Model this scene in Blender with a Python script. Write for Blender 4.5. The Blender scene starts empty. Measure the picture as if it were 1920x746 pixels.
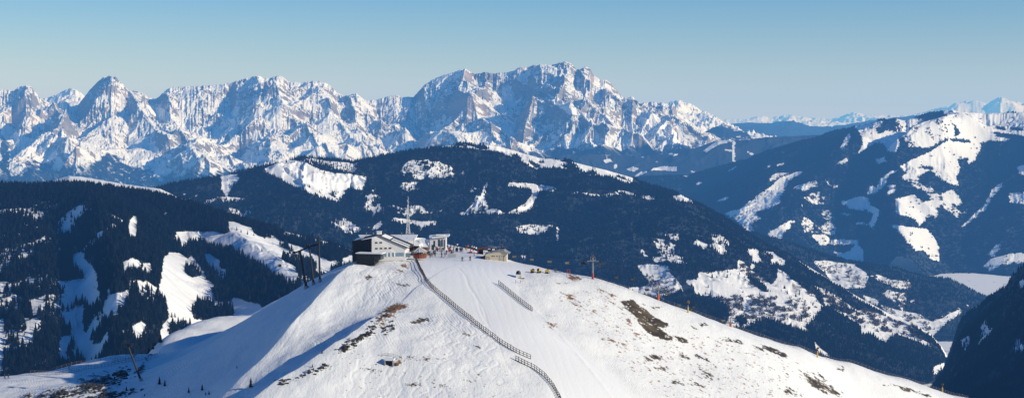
import bpy, bmesh, math, random
import numpy as np
from mathutils import Vector, Matrix

# ------------------------------------------------------------------ basics
F = 2600.0            # focal length in pixels of a 1920 px wide picture
CX, HY = 960.0, 235.0  # centre column, row of the horizon
rng = np.random.default_rng(7)
random.seed(7)
sc = bpy.context.scene
COL = sc.collection
R = math.radians


def W(px, py, Y):
    return Vector(((px - CX) / F * Y, Y, (HY - py) / F * Y))


def interp(pts, x):
    p = np.array(pts, float)
    return np.interp(x, p[:, 0], p[:, 1])


def sstep(a, b, x):
    t = np.clip((x - a) / (b - a), 0, 1)
    return t * t * (3 - 2 * t)


def tag(o, label=None, cat=None, group=None, kind=None):
    if label: o['label'] = label
    if cat: o['category'] = cat
    if group: o['group'] = group
    if kind: o['kind'] = kind
    return o


# ------------------------------------------------------------------ noise
def _h(ix, iy, seed):
    with np.errstate(over='ignore'):
        n = (ix.astype(np.uint32) * np.uint32(374761393) + iy.astype(np.uint32) * np.uint32(668265263)
             + np.uint32(seed * 1274126177 & 0xffffffff))
        n = (n ^ (n >> np.uint32(13))) * np.uint32(1274126177)
        n = n ^ (n >> np.uint32(16))
        n = n * np.uint32(2246822519)
        n = n ^ (n >> np.uint32(15))
    return n.astype(np.float32) / np.float32(4294967295.0)


def gnoise(x, y, seed=0):
    x = np.asarray(x, np.float64); y = np.asarray(y, np.float64)
    ix = np.floor(x).astype(np.int64); iy = np.floor(y).astype(np.int64)
    fx = (x - ix).astype(np.float32); fy = (y - iy).astype(np.float32)
    u = fx * fx * fx * (fx * (fx * 6 - 15) + 10); v = fy * fy * fy * (fy * (fy * 6 - 15) + 10)
    def g(dx, dy):
        a = _h(ix + dx, iy + dy, seed) * np.float32(2 * math.pi)
        return np.cos(a) * (fx - dx) + np.sin(a) * (fy - dy)
    a = g(0, 0); b = g(1, 0); c = g(0, 1); d = g(1, 1)
    return ((a + (b - a) * u) * (1 - v) + (c + (d - c) * u) * v) * 1.5


def fbm(x, y, seed=0, octv=5, gain=.5, lac=2.03):
    s = 0; a = 1; n = 0
    for i in range(octv):
        s = s + a * gnoise(x, y, seed + i * 17); n += a
        a *= gain; x = x * lac + 11.3; y = y * lac + 5.7
    return s / n


def ridged(x, y, seed=0, octv=5, gain=.5, lac=2.05):
    s = 0; a = 1; n = 0; w = 1
    for i in range(octv):
        v = 1 - np.abs(gnoise(x, y, seed + i * 31)); v = v * v * w
        s = s + a * v; n += a; w = np.clip(v * 1.8, 0, 1)
        a *= gain; x = x * lac + 7.1; y = y * lac + 3.3
    return s / n


def gully(x, y, dx, dy, seed):
    """directional gullies running down the slope (dx,dy = direction across the slope)"""
    ix = np.floor(x).astype(np.int64); iy = np.floor(y).astype(np.int64)
    fx = (x - ix).astype(np.float32); fy = (y - iy).astype(np.float32)
    va = np.zeros_like(fx); sx = np.zeros_like(fx); wt = np.zeros_like(fx)
    for i in (-1, 0, 1):
        for j in (-1, 0, 1):
            hx = _h(ix + i, iy + j, seed); hy = _h(ix + i, iy + j, seed + 91)
            ax = fx - i - hx; ay = fy - j - hy
            w = np.exp(-(ax * ax + ay * ay) * 2.2)
            ph = (ax * dx + ay * dy) * np.float32(2 * math.pi)
            va += np.cos(ph) * w; sx += -np.sin(ph) * w; wt += w
    return va / wt, sx / wt


def inpoly(px, py, poly):
    poly = np.array(poly, float)
    out = np.zeros(px.shape, bool)
    m = (px >= poly[:, 0].min()) & (px <= poly[:, 0].max()) & (py >= poly[:, 1].min()) & (py <= poly[:, 1].max())
    if not m.any(): return out
    x = px[m]; y = py[m]; c = np.zeros(x.shape, bool)
    n = len(poly)
    for i in range(n):
        x1, y1 = poly[i]; x2, y2 = poly[(i + 1) % n]
        if y1 == y2: continue
        t = ((y1 > y) != (y2 > y)) & (x < (x2 - x1) * (y - y1) / (y2 - y1) + x1)
        c ^= t
    out[m] = c
    return out


def zoomed(ox, oy, s):
    return lambda *p: [(ox + a / s, oy + b / s) for a, b in p]


# ------------------------------------------------------------------ materials
class NT:
    def __init__(s, name, world=False):
        s.m = bpy.data.materials.new(name); s.m.use_nodes = True
        s.t = s.m.node_tree; s.t.nodes.clear()
        s.out = s.n('ShaderNodeOutputMaterial')
    def n(s, typ, **kw):
        o = s.t.nodes.new(typ)
        for k, v in kw.items():
            if k.startswith('i_'):
                o.inputs[k[2:].replace('_', ' ')].default_value = v
            else: setattr(o, k, v)
        return o
    def l(s, a, b): s.t.links.new(a, b)
    def val(s, x):
        return x
    def math(s, op, a, b=None, c=None, clamp=False):
        o = s.t.nodes.new('ShaderNodeMath'); o.operation = op; o.use_clamp = clamp
        for i, v in enumerate((a, b, c)):
            if v is None: continue
            if isinstance(v, (int, float)): o.inputs[i].default_value = v
            else: s.l(v, o.inputs[i])
        return o.outputs[0]
    def ramp(s, f, lo, hi, a=0., b=1.):
        o = s.t.nodes.new('ShaderNodeMapRange'); o.interpolation_type = 'SMOOTHSTEP'
        s.l(f, o.inputs[0]); o.inputs[1].default_value = lo; o.inputs[2].default_value = hi
        o.inputs[3].default_value = a; o.inputs[4].default_value = b
        return o.outputs[0]
    def mix(s, f, a, b):
        o = s.t.nodes.new('ShaderNodeMix'); o.data_type = 'RGBA'
        if isinstance(f, (int, float)): o.inputs[0].default_value = f
        else: s.l(f, o.inputs[0])
        for v, i in ((a, 6), (b, 7)):
            if isinstance(v, tuple): o.inputs[i].default_value = (*v, 1)
            else: s.l(v, o.inputs[i])
        return o.outputs[2]
    def noise(s, vec, scale, detail=4, rough=.55, dist=0.):
        o = s.n('ShaderNodeTexNoise', i_Scale=scale, i_Detail=detail, i_Roughness=rough, i_Distortion=dist)
        s.l(vec, o.inputs['Vector']); return o.outputs['Fac']
    def attr(s, name):
        return s.n('ShaderNodeAttribute', attribute_name=name).outputs['Fac']
    def pos(s, sx=1, sy=1, sz=1, rz=0):
        g = s.n('ShaderNodeNewGeometry').outputs['Position']
        if (sx, sy, sz, rz) == (1, 1, 1, 0): return g
        mp = s.n('ShaderNodeMapping'); mp.inputs['Scale'].default_value = (sx, sy, sz)
        mp.inputs['Rotation'].default_value = (0, 0, rz)
        s.l(g, mp.inputs['Vector']); return mp.outputs[0]
    def bsdf(s, col, rough=.8, normal=None, spec=.2, metal=0.):
        b = s.n('ShaderNodeBsdfPrincipled')
        if isinstance(col, tuple): b.inputs['Base Color'].default_value = (*col, 1)
        else: s.l(col, b.inputs['Base Color'])
        if isinstance(rough, (int, float)): b.inputs['Roughness'].default_value = rough
        else: s.l(rough, b.inputs['Roughness'])
        b.inputs['Specular IOR Level'].default_value = spec
        b.inputs['Metallic'].default_value = metal
        if normal is not None: s.l(normal, b.inputs['Normal'])
        s.l(b.outputs[0], s.out.inputs['Surface']); return b
    def bump(s, h, dist, strength=1., normal=None):
        b = s.n('ShaderNodeBump', i_Strength=strength, i_Distance=dist); s.l(h, b.inputs['Height'])
        if normal is not None: s.l(normal, b.inputs['Normal'])
        return b.outputs[0]


def simple(name, col, rough=.7, var=.25, scale=3., metal=0., spec=.3):
    """plain paint, wood or metal with mild unevenness"""
    m = NT(name)
    tc = m.n('ShaderNodeTexCoord').outputs['Object']
    f = m.ramp(m.noise(tc, scale, 4), .3, .7)
    d = tuple(c * (1 - var) for c in col)
    m.bsdf(m.mix(f, d, col), rough, None, spec, metal)
    return m.m


SNOW = (.83, .83, .84)


def alpine_mat(name, S, slope0, slope1, rock=(.20, .185, .18), forest=(.012, .02, .03), bumpd=1., slant=0.):
    """snow and rock by slope; S = size of one detail in metres"""
    m = NT(name)
    p = m.pos()
    ps = m.pos(1, 1, 2.6)
    nz = m.n('ShaderNodeSeparateXYZ'); geo = m.n('ShaderNodeNewGeometry'); m.l(geo.outputs['Normal'], nz.inputs[0])
    n1 = m.noise(p, 1 / (S * 6), 6, .62)
    if slant:      # beds and gullies dipping to one side
        r_ = m.n('ShaderNodeMapping'); r_.inputs['Rotation'].default_value = (0, R(-slant), 0); m.l(p, r_.inputs['Vector'])
        s_ = m.n('ShaderNodeMapping'); s_.inputs['Scale'].default_value = (.32, .7, 1.7); m.l(r_.outputs[0], s_.inputs['Vector'])
        ps = s_.outputs[0]
    n2 = m.noise(ps, 1 / (S * 1.6), 5, .68)
    n3 = m.noise(m.pos(1, 1, 5), 1 / (S * 22), 3, .5)
    s = m.math('ADD', nz.outputs[2], m.math('MULTIPLY', m.math('SUBTRACT', n1, .5), .50))
    s = m.math('ADD', s, m.math('MULTIPLY', m.math('SUBTRACT', n2, .5), .85 if slant else .42))
    s = m.math('ADD', s, m.math('MULTIPLY', m.math('SUBTRACT', n3, .5), .34))
    s = m.math('ADD', s, m.math('MULTIPLY', m.attr('snowy'), .5))
    f = m.ramp(s, slope0, slope1)   # 1 = snow
    rk = m.mix(m.ramp(n2, .3, .7), tuple(c * .55 for c in rock), rock)
    rk = m.mix(m.ramp(n3, .45, .7), rk, (rock[0] * 1.25, rock[1] * 1.05, rock[2] * .92))
    col = m.mix(f, rk, SNOW)
    fo = m.ramp(m.math('ADD', m.attr('forest'), m.math('MULTIPLY', m.math('SUBTRACT', n2, .5), 1.1)), .42, .58)
    col = m.mix(fo, col, forest)
    h = m.math('ADD', m.math('MULTIPLY', n1, 1.4), m.math('MULTIPLY', n2, .8))
    m.bsdf(col, .85, m.bump(h, S * bumpd * .6, .55), .15)
    return m.m


def hill_mat(name, S, forest=(.026, .034, .048), bare=(.10, .068, .045)):
    """snowy hillside: forest floor with tree shade in its dark tone, meadows, bare wood"""
    m = NT(name)
    p = m.pos()
    n1 = m.noise(p, 1 / (S * 4), 6, .6)
    n2 = m.noise(p, 1 / S, 4, .65)
    n3 = m.noise(p, 1 / (S * 20), 4, .55)
    col = m.mix(m.ramp(n3, .3, .7), tuple(c * .93 for c in SNOW), SNOW)
    bf = m.ramp(m.math('ADD', m.attr('bare'), m.math('MULTIPLY', m.math('SUBTRACT', n1, .5), 1.5)), .45, .75)
    col = m.mix(m.math('MULTIPLY', bf, .85), col, m.mix(n2, bare, tuple(c * .5 for c in bare)))
    ff = m.ramp(m.math('ADD', m.attr('forest'), m.math('MULTIPLY', m.math('SUBTRACT', n2, .5), .9)), .40, .62)
    col = m.mix(ff, col, forest)  # dark woods tone; under planted trees it paints their shade on the snow
    h = m.math('ADD', n1, m.math('MULTIPLY', n2, .35))
    m.bsdf(col, .85, m.bump(h, S * .3, .35), .15)
    return m.m


# ------------------------------------------------------------------ terrain layers
LAYERS = {}


class Layer:
    """a slope as a grid: columns are directions from the viewpoint's foot, rows run from its foot to behind its crest"""
    def __init__(s, name, u, Y, Z):
        s.u = u; s.Y = Y; s.Z = Z
        s.X = (u[None, :] - CX) / F * Y
        s.name = name
        LAYERS[name] = s
    def project(s):
        s.PX = np.repeat(s.u[None, :], s.Y.shape[0], 0)
        s.PY = HY - F * s.Z / s.Y
    def mesh(s, mat, attrs, label=None, smooth=True):
        nr, nc = s.Y.shape
        co = np.stack([s.X, s.Y, s.Z], -1).reshape(-1, 3).astype(np.float32)
        me = bpy.data.meshes.new(s.name)
        i = np.arange(nr * nc).reshape(nr, nc)
        q = np.stack([i[:-1, :-1], i[:-1, 1:], i[1:, 1:], i[1:, :-1]], -1).reshape(-1, 4).astype(np.int32)
        me.vertices.add(len(co)); me.vertices.foreach_set('co', co.ravel())
        me.loops.add(q.size); me.loops.foreach_set('vertex_index', q.ravel())
        me.polygons.add(len(q)); me.polygons.foreach_set('loop_start', np.arange(0, q.size, 4, dtype=np.int32))
        me.polygons.foreach_set('loop_total', np.full(len(q), 4, np.int32))
        me.polygons.foreach_set('use_smooth', np.full(len(q), smooth, bool))
        me.update(); me.validate()
        for k, v in attrs.items():
            a = me.attributes.new(k, 'FLOAT', 'POINT'); a.data.foreach_set('value', v.astype(np.float32).ravel())
        me.materials.append(mat)
        o = bpy.data.objects.new(s.name, me); COL.objects.link(o)
        tag(o, label, None, None, 'structure')
        s.obj = o
        return o


def profile_layer(name, u0, u1, du, S, Yr, Yf, B, rows, backrows, shape, detail, gul=None, back=.35, jag=0., jagw=9., seed=1, adj=None, crestw=.55):
    u = np.arange(u0, u1 + .1, du)
    S_ = interp(S, u); Yr_ = interp(Yr, u); Yf_ = interp(Yf, u); B_ = interp(B, u)
    if jag:
        S_ = S_ + jag * (fbm(u / jagw, u * 0 + seed, seed, 5, .6) * 1.6)
    k = np.ones(9) / 9
    t = np.concatenate([np.linspace(0, 1, rows), 1 + np.linspace(0, 1, backrows + 1)[1:] ** 1.4 * back])[:, None]
    Y = Yf_ + (Yr_ - Yf_) * t
    Zr = (HY - S_) / F * Yr_; Zb = (HY - B_) / F * Yf_
    tc = np.clip(t, 0, 1)
    g = shape(tc)
    drop = np.clip(t - 1, 0, None)
    Z = Zb + (Zr - Zb) * g - (Zr - Zb) * (drop * .9 + drop ** 2 * 1.2)
    X = (u[None, :] - CX) / F * Y
    if adj is not None: Z = Z + adj(u[None, :] + 0 * t, t + 0 * u[None, :], X, Y)
    Z = Z + detail(X, Y, t, u[None, :])
    if gul:
        for (wl, amp, sd) in gul:
            gu = np.gradient(Z, axis=1) / (np.gradient(u)[None, :] / F * Y)
            gy = np.gradient(Z, axis=0) / np.maximum(np.gradient(Y, axis=0), .01) - (X / Y) * gu
            gm = np.sqrt(gu * gu + gy * gy) + 1e-4
            sl = np.clip(gm / .45, 0, 1.3)
            dx = (gy / gm * 1.25).astype(np.float32); dy = (-gu / gm * 1.25).astype(np.float32)
            c, _ = gully(X / wl, Y / wl, dx, dy, sd)
            Z = Z + amp * sl * c * (1 - .25 * sstep(.9, 1, t))
    # keep the crest where the ridge line wants it
    PY = HY - F * Z / Y
    d = S_ - PY.min(0)
    n = max(3, int(70 / du)); kk = np.hanning(n + 2)[1:-1]; kk /= kk.sum()
    lo = np.convolve(np.pad(d, n, mode='edge'), kk, 'same')[n:-n]
    Z = Z - lo[None, :] / F * Y * sstep(1 - crestw, 1, t)
    d = S_ - (HY - F * Z / Y).min(0)
    Z = Z - d[None, :] / F * Y * sstep(.955, 1, t)
    L = Layer(name, u, Y, Z); L.t = np.broadcast_to(t, Y.shape); L.project()
    return L


def warp(L, amp, size, seed):
    wx = fbm(L.X / size, L.Y / size, seed, 6, .58) * amp * 1.25
    wy = fbm(L.X / size + 31, L.Y / size, seed + 5, 6, .58) * amp * 1.25
    return L.PX + wx, L.PY + wy * .6


def mask_polys(L, clear, stands, speck, amp, size, seed, lone=.018, offm=7, offmax=8):
    px, py = warp(L, amp, size, seed)
    f = np.ones(px.shape)
    off = np.minimum(offm * F / L.Y, offmax)
    for p in clear: f[inpoly(px, py, p) | inpoly(px, py - off, p) | inpoly(px, py - off * .5, p)] = lone
    sx = px + fbm(L.X / size, L.Y / size, seed + 60, 5) * amp * 4; sy = py + fbm(L.X / size, L.Y / size, seed + 61, 5) * amp * 2
    n = fbm(L.X / (size * .55), L.Y / (size * .8), seed + 40, 4, .6) * 1.9
    for p, dens in speck:
        m = inpoly(sx, sy, p)
        k = (dens * 2 - 1) * .75
        f[m & (n > k - .35)] = np.minimum(f[m & (n > k - .35)], .34)
        f[m & (n > k + .15)] = .0
    for p in stands: f[inpoly(px, py, p)] = 1
    return f

# ------------------------------------------------------------------ camera, light, sky, haze
cam = bpy.data.cameras.new('camera'); co_ = bpy.data.objects.new('camera', cam); COL.objects.link(co_)
co_.location = (0, 0, 0); co_.rotation_euler = (R(90), 0, 0)
cam.sensor_width = 36; cam.lens = 36 * F / 1920; cam.shift_y = -(373 - HY) / 1920
cam.clip_start = 1; cam.clip_end = 300000
sc.camera = co_

SUN_EL, SUN_AZ = 21.0, 113.0        # azimuth clockwise from the view direction (+Y)
sd = Vector((math.sin(R(SUN_AZ)) * math.cos(R(SUN_EL)), math.cos(R(SUN_AZ)) * math.cos(R(SUN_EL)), math.sin(R(SUN_EL))))
sl = bpy.data.lights.new('sun', 'SUN'); sl.energy = 4.9; sl.angle = R(.53); sl.color = (1, .95, .80)
so = bpy.data.objects.new('sun', sl); COL.objects.link(so)
so.rotation_euler = sd.to_track_quat('Z', 'Y').to_euler(); so.location = sd * 2000

wd = bpy.data.worlds.new('World'); sc.world = wd; wd.use_nodes = True
wt = wd.node_tree; bg = wt.nodes['Background']
sky = wt.nodes.new('ShaderNodeTexSky'); sky.sky_type = 'NISHITA'; sky.sun_disc = False
sky.sun_elevation = R(SUN_EL); sky.sun_rotation = R(SUN_AZ)
sky.altitude = 2000; sky.air_density = 1.25; sky.dust_density = .6; sky.ozone_density = 1.5
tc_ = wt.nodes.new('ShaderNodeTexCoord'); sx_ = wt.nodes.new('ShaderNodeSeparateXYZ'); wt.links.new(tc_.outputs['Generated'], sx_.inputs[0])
cr_ = wt.nodes.new('ShaderNodeValToRGB'); wt.links.new(sx_.outputs[2], cr_.inputs[0])      # tint added over the sky: deeper blue with height, to blue the shaded snow
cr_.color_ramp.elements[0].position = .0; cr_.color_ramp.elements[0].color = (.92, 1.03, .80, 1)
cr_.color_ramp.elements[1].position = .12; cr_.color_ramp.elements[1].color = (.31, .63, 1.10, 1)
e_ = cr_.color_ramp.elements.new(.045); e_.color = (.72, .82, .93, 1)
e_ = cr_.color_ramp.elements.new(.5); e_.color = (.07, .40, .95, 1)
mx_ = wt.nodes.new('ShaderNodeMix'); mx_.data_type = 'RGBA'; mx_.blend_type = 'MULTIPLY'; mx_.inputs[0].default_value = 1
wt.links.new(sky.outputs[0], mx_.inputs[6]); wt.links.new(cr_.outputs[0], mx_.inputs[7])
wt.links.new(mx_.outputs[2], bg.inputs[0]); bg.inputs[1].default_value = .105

sc.view_settings.view_transform = 'Standard'; sc.view_settings.look = 'None'
sc.view_settings.exposure = 0; sc.view_settings.gamma = 1
sc.cycles.use_denoising = True
sc.cycles.max_bounces = 5; sc.cycles.diffuse_bounces = 2; sc.cycles.glossy_bounces = 2
sc.cycles.transmission_bounces = 2; sc.cycles.volume_bounces = 0; sc.cycles.transparent_max_bounces = 8


def make_haze():
    sig = np.array((.0090, .0190, .040)) / 1000     # extinction per metre
    fog = np.array((.32, .56, .70))
    m = NT('haze')
    d = sig.max()
    ab = m.n('ShaderNodeVolumeAbsorption', i_Density=float(d)); ab.inputs['Color'].default_value = (*(1 - sig / d), 1)
    e = sig * fog
    em = m.n('ShaderNodeEmission'); em.inputs['Color'].default_value = (*(e / e.max()), 1); em.inputs['Strength'].default_value = float(e.max())  # the haze glows by itself, standing in for scattered sunlight
    ad = m.n('ShaderNodeAddShader'); m.l(ab.outputs[0], ad.inputs[0]); m.l(em.outputs[0], ad.inputs[1])
    m.l(ad.outputs[0], m.out.inputs['Volume'])
    m.m.cycles.homogeneous_volume = True
    bm = bmesh.new(); bmesh.ops.create_cube(bm, size=1)
    bmesh.ops.scale(bm, vec=(120000, 84000, 3100), verts=bm.verts)
    bmesh.ops.translate(bm, vec=(0, 39000, -50), verts=bm.verts)
    me = bpy.data.meshes.new('haze'); bm.to_mesh(me); bm.free(); me.materials.append(m.m)
    o = bpy.data.objects.new('haze', me); COL.objects.link(o)
    tag(o, 'thin blue winter haze filling the air over the valleys', None, None, 'structure')


make_haze()

# ------------------------------------------------------------------ far country
def ground_sheet():
    # one ground sheet reaching the horizon: snowy valley floor with dark hedges and woods
    m = NT('valley_ground'); p = m.pos()
    n1 = m.noise(p, 1 / 900, 5, .6); n2 = m.noise(p, 1 / 90, 5, .7)
    f = m.ramp(m.math('ADD', n1, m.math('MULTIPLY', n2, .5)), .86, .92)
    m.bsdf(m.mix(f, (.87, .87, .86), (.05, .055, .06)), .9, None, .1)
    me = bpy.data.meshes.new('valley_ground')
    ys = [-4000, 0, 3000, 6000, 9000, 14000, 30000, 90000]; xs = [-60000, -20000, -6000, 0, 6000, 20000, 60000]
    v = [(x, y, -872 - max(0, y - 9000) * .002) for y in ys for x in xs]
    nx = len(xs)
    q = [(j * nx + i, j * nx + i + 1, (j + 1) * nx + i + 1, (j + 1) * nx + i) for j in range(len(ys) - 1) for i in range(nx - 1)]
    me.from_pydata(v, [], q); me.update(); me.materials.append(m.m)
    o = bpy.data.objects.new('ground', me); COL.objects.link(o)
    tag(o, 'flat snow covered valley floor far below the ridges', None, None, 'structure')


ground_sheet()

lin = lambda t: t
# --- the rocky main range
S_main = [(-300, 190), (-200, 160), (-100, 185), (-40, 172), (0, 167), (25, 170), (35, 164), (47, 160), (60, 165), (66, 174), (75, 184), (90, 192), (108, 195), (113, 191), (119, 190), (128, 193), (132, 200), (146, 197), (160, 180), (175, 161), (185, 152), (195, 145), (207, 141), (216, 145), (222, 152), (233, 160), (240, 170), (250, 170), (265, 173), (280, 183), (290, 186), (300, 180), (310, 170), (320, 164), (340, 163), (375, 161), (400, 160), (430, 156), (450, 150), (470, 145), (486, 142), (495, 147), (505, 147), (520, 142), (530, 144), (540, 153), (560, 155), (575, 154), (590, 152), (605, 153), (620, 162), (632, 174), (645, 180), (655, 178), (668, 175), (680, 185), (692, 189), (710, 186), (730, 180), (740, 178), (755, 182), (775, 182), (783, 174), (795, 160), (810, 150), (825, 143), (850, 136), (865, 131), (875, 130), (885, 137), (897, 138), (912, 135), (925, 138), (945, 136), (960, 134), (975, 126), (990, 126), (1000, 122), (1020, 123), (1040, 121), (1050, 117), (1062, 115), (1070, 119), (1080, 130), (1088, 130), (1098, 125), (1106, 128), (1112, 140), (1125, 150), (1136, 150), (1145, 156), (1155, 167), (1168, 183), (1178, 182), (1186, 181), (1195, 191), (1205, 193), (1220, 191), (1232, 193), (1242, 192), (1255, 199), (1262, 196), (1270, 210), (1290, 225), (1310, 240), (1340, 261), (1365, 280), (1420, 320), (1500, 350), (2300, 380)]
SPURS = [  # (polyline in picture directions, height, width): ribs that come down off the crest
    ([(207, 141), (240, 190), (300, 250), (390, 330)], 130, 26), ([(47, 160), (60, 200), (110, 250), (150, 320)], 120, 24),
    ([(300, 180), (350, 230), (440, 300), (480, 340)], 90, 26), ([(486, 142), (520, 200), (570, 250), (640, 310)], 120, 26),
    ([(605, 153), (660, 210), (720, 290)], 100, 22), ([(870, 130), (865, 170), (905, 215), (930, 250), (960, 300)], 150, 26),
    ([(1000, 122), (1010, 170), (1060, 210), (1130, 260), (1230, 300)], 150, 30), ([(1062, 115), (1110, 170), (1170, 215), (1270, 260), (1330, 285)], 120, 26),
    ([(1012, 175), (1000, 220), (980, 260), (960, 320)], 120, 22), ([(160, 180), (120, 215), (60, 270), (0, 330)], 90, 24),
    ([(790, 165), (760, 210), (760, 260), (740, 320)], 90, 22)]
VALS = [([(980, 150), (970, 200), (965, 250), (945, 300)], -150, 24), ([(840, 150), (800, 210), (775, 270), (770, 320)], -110, 26),
        ([(440, 165), (440, 220), (450, 290)], -90, 20), ([(20, 190), (30, 240), (100, 300), (130, 340)], -110, 30), ([(700, 190), (735, 240), (700, 300)], -80, 22),
        ([(262, 185), (330, 260), (310, 320)], -70, 22)]


def main_detail(X, Y, t, u):
    X = X / 1.3; Y = Y / 1.3
    S = interp(S_main, u); py = S + (345 - S) * (1 - t)      # row where the plain face would show
    d = np.zeros(np.broadcast(X, t).shape)
    wob = fbm(X / 900, Y / 900, 5, 3) * 26
    for ln, h, w in SPURS + VALS:
        a = np.array(ln, float)
        xc = np.interp(py, a[:, 1], a[:, 0])
        e = np.exp(-np.abs(u + wob - xc) / (w * 1.35) * 1.2)
        inside = sstep(a[0, 1] - 10, a[0, 1] + 8, py) * (1 - sstep(a[-1, 1] - 15, a[-1, 1] + 30, py))
        d = d + .95 * h * e * inside
    dep = 13500 - Y
    wx = fbm(X / 1400, Y / 1400, 3, 3) * 420; wy = fbm(X / 1400 + 9, Y / 1400, 4, 3) * 420
    body = sstep(0, .12, t) * (1 - .6 * sstep(.78, 1, t))
    d = d + (ridged((X + wx - .62 * dep) / 820, (Y + wy) / 2300, 11, 2, .42) - .5) * 205 * body        # slanting ribs
    d = d + (ridged((X + wy + .40 * dep) / 600, (Y + wx) / 1300, 14, 2, .4) - .5) * 135 * body
    d = d + fbm(X / 300, Y / 260, 17, 4) * 28
    return d * 1.12


def build_main():
    L = profile_layer('rocky_mountain_range', -250, 1560, 1.25, S_main,
                      [(-300, 17900), (500, 17400), (900, 17200), (1300, 16300), (2300, 15600)],
                      [(-300, 13700), (500, 13600), (900, 13500), (1300, 13300), (2300, 13300)],
                      [(-300, 360), (900, 350), (1300, 345), (2300, 400)],
                      300, 40, lambda t: .62 * t + .38 * t ** 2.6, main_detail,
                      [(680, 30, 2), (310, 7, 3)], jag=1.5, jagw=10, seed=3, crestw=.35)
    # terraces of bedded limestone
    Zb = L.Z + 70 * fbm(L.X / 1800, L.Y / 1800, 77, 3)
    ph = Zb / 62.0
    L.Z = L.Z + 0 * ph
    lowpy = L.PY
    n = fbm(L.X / 420, L.Y / 420, 23, 5) * 40
    # woods climb the foot of the range
    fl = interp([(-300, 300), (0, 305), (150, 305), (200, 285), (300, 318), (420, 310), (560, 306), (700, 300), (760, 285), (900, 290), (980, 292), (1040, 265), (1100, 262), (1200, 270), (1300, 268), (1350, 262), (2300, 262)], L.u)[None, :]
    forest = sstep(-14, 22, lowpy - fl + n * .9) * .62
    P = zoomed(0, 120, 2.487)
    for pl in (P((470, 430), (560, 455), (720, 560), (560, 560), (500, 500)), P((0, 320), (50, 380), (30, 560), (0, 560)), P((160, 480), (250, 500), (220, 560), (120, 560))):
        forest = np.maximum(forest, inpoly(L.PX + n * .3, L.PY + n * .15, pl) * .62)
    # big open snow fields
    snowy = np.zeros(L.Y.shape)
    P2 = zoomed(960, 100, 2.487)
    for pl in (P((0, 265), (60, 300), (130, 350), (230, 370), (320, 490), (250, 500), (160, 440), (60, 370), (0, 340)),
               P((690, 200), (760, 210), (850, 270), (960, 330), (1090, 370), (1060, 390), (930, 350), (800, 290), (720, 240)),
               P((600, 450), (680, 420), (760, 510), (750, 560), (690, 520)), P((1090, 200), (1130, 210), (1110, 300), (1100, 390), (1070, 330)),
               P2((580, 260), (680, 290), (780, 380), (850, 440), (730, 420), (600, 330)), P2((170, 190), (260, 240), (370, 300), (280, 290), (190, 230)),
               P2((215, 420), (320, 390), (290, 450), (300, 500), (270, 490))):
        snowy = np.maximum(snowy, inpoly(L.PX + n * .35, L.PY + n * .2, pl) * 1.)
    snowy = snowy - .16 * sstep(0, 1, L.t) + .10 - .35 * (sstep(25, 5, L.PY - interp(S_main, L.u)[None, :]) * fbm(L.X / 500, L.Y / 500, 9, 3) * 2)
    L.mesh(alpine_mat('limestone_and_snow', 36, .645, .735, rock=(.29, .265, .25), slant=36), dict(forest=forest, snowy=snowy),
           'long limestone mountain range with snow filled gullies along the skyline')
    return L


L_main = build_main()


def far_range(name, S, Yr, depth, B, amp, wl, mat, label, u0, u1, du=2.5, jag=1.2, forest=0., seed=1, snowy=0.):
    def det(X, Y, t, u):
        return (ridged(X / wl, Y / wl, seed, 4) - .45) * amp * sstep(0, .2, t)
    L = profile_layer(name, u0, u1, du, S, [(0, Yr), (1, Yr)], [(0, Yr - depth), (1, Yr - depth)], [(0, B), (1, B)], 70, 14, lin, det,
                      [(wl * .6, amp * .16, seed)], jag=jag, jagw=12, seed=seed, crestw=.5)
    fo = np.full(L.Y.shape, forest) + (fbm(L.X / wl, L.Y / wl, seed + 3, 4) * .5 if forest else 0)
    L.mesh(mat, dict(forest=fo, snowy=np.full(L.Y.shape, snowy), bare=np.zeros(L.Y.shape)), label)
    return L


m_far = alpine_mat('distant_snow_peaks', 70, .42, .62)
far_range('snow_peaks', [(600, 240), (1380, 226), (1405, 222), (1420, 219), (1440, 222), (1460, 220), (1480, 215), (1500, 219), (1530, 221), (1560, 223), (1580, 217), (1600, 210), (1620, 215), (1660, 216), (1700, 218), (1740, 208), (1755, 203), (1780, 199), (1795, 191), (1815, 190), (1830, 187), (1850, 194), (1865, 186), (1877, 180), (1892, 187), (1920, 193), (1960, 188), (2050, 205), (2300, 210)],
          56000, 9000, 255, 500, 3600, m_far, 'pale row of snow peaks on the far horizon', 1330, 2200, 2, 1.1, 0., 4, .15)
far_range('snow_peak', [(40, 215), (80, 186), (105, 178), (120, 170), (132, 167), (142, 168), (152, 174), (165, 186), (200, 215)], 21500, 2500, 240, 160, 800, m_far, 'snow white summit showing between two rock peaks of the range', 20, 230, 1.5, 1.5, 0., 8, .3)
far_range('snow_mountain', [(1180, 235), (1215, 205), (1240, 196), (1262, 190), (1272, 187), (1285, 192), (1295, 194), (1310, 204), (1330, 212), (1345, 220), (1370, 238), (1400, 255), (1450, 275)], 25000, 4000, 265, 330, 1200, m_far, 'snowy mountain just beyond the steep end of the range', 1170, 1460, 1.5, 1.5, 0., 12, .05)
m_woods = alpine_mat('distant_wooded_hills', 40, .2, .4, forest=(.014, .02, .03))
far_range('wooded_hill', [(1250, 262), (1330, 244), (1370, 234), (1400, 229), (1440, 232), (1480, 226), (1520, 236), (1560, 239), (1600, 231), (1660, 223), (1720, 216), (1760, 222), (1900, 232), (2200, 240)], 27000, 5000, 262, 200, 2200, m_woods, 'pale blue wooded hills on the horizon', 1250, 2100, 2.5, 1.0, .85, 21)
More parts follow.
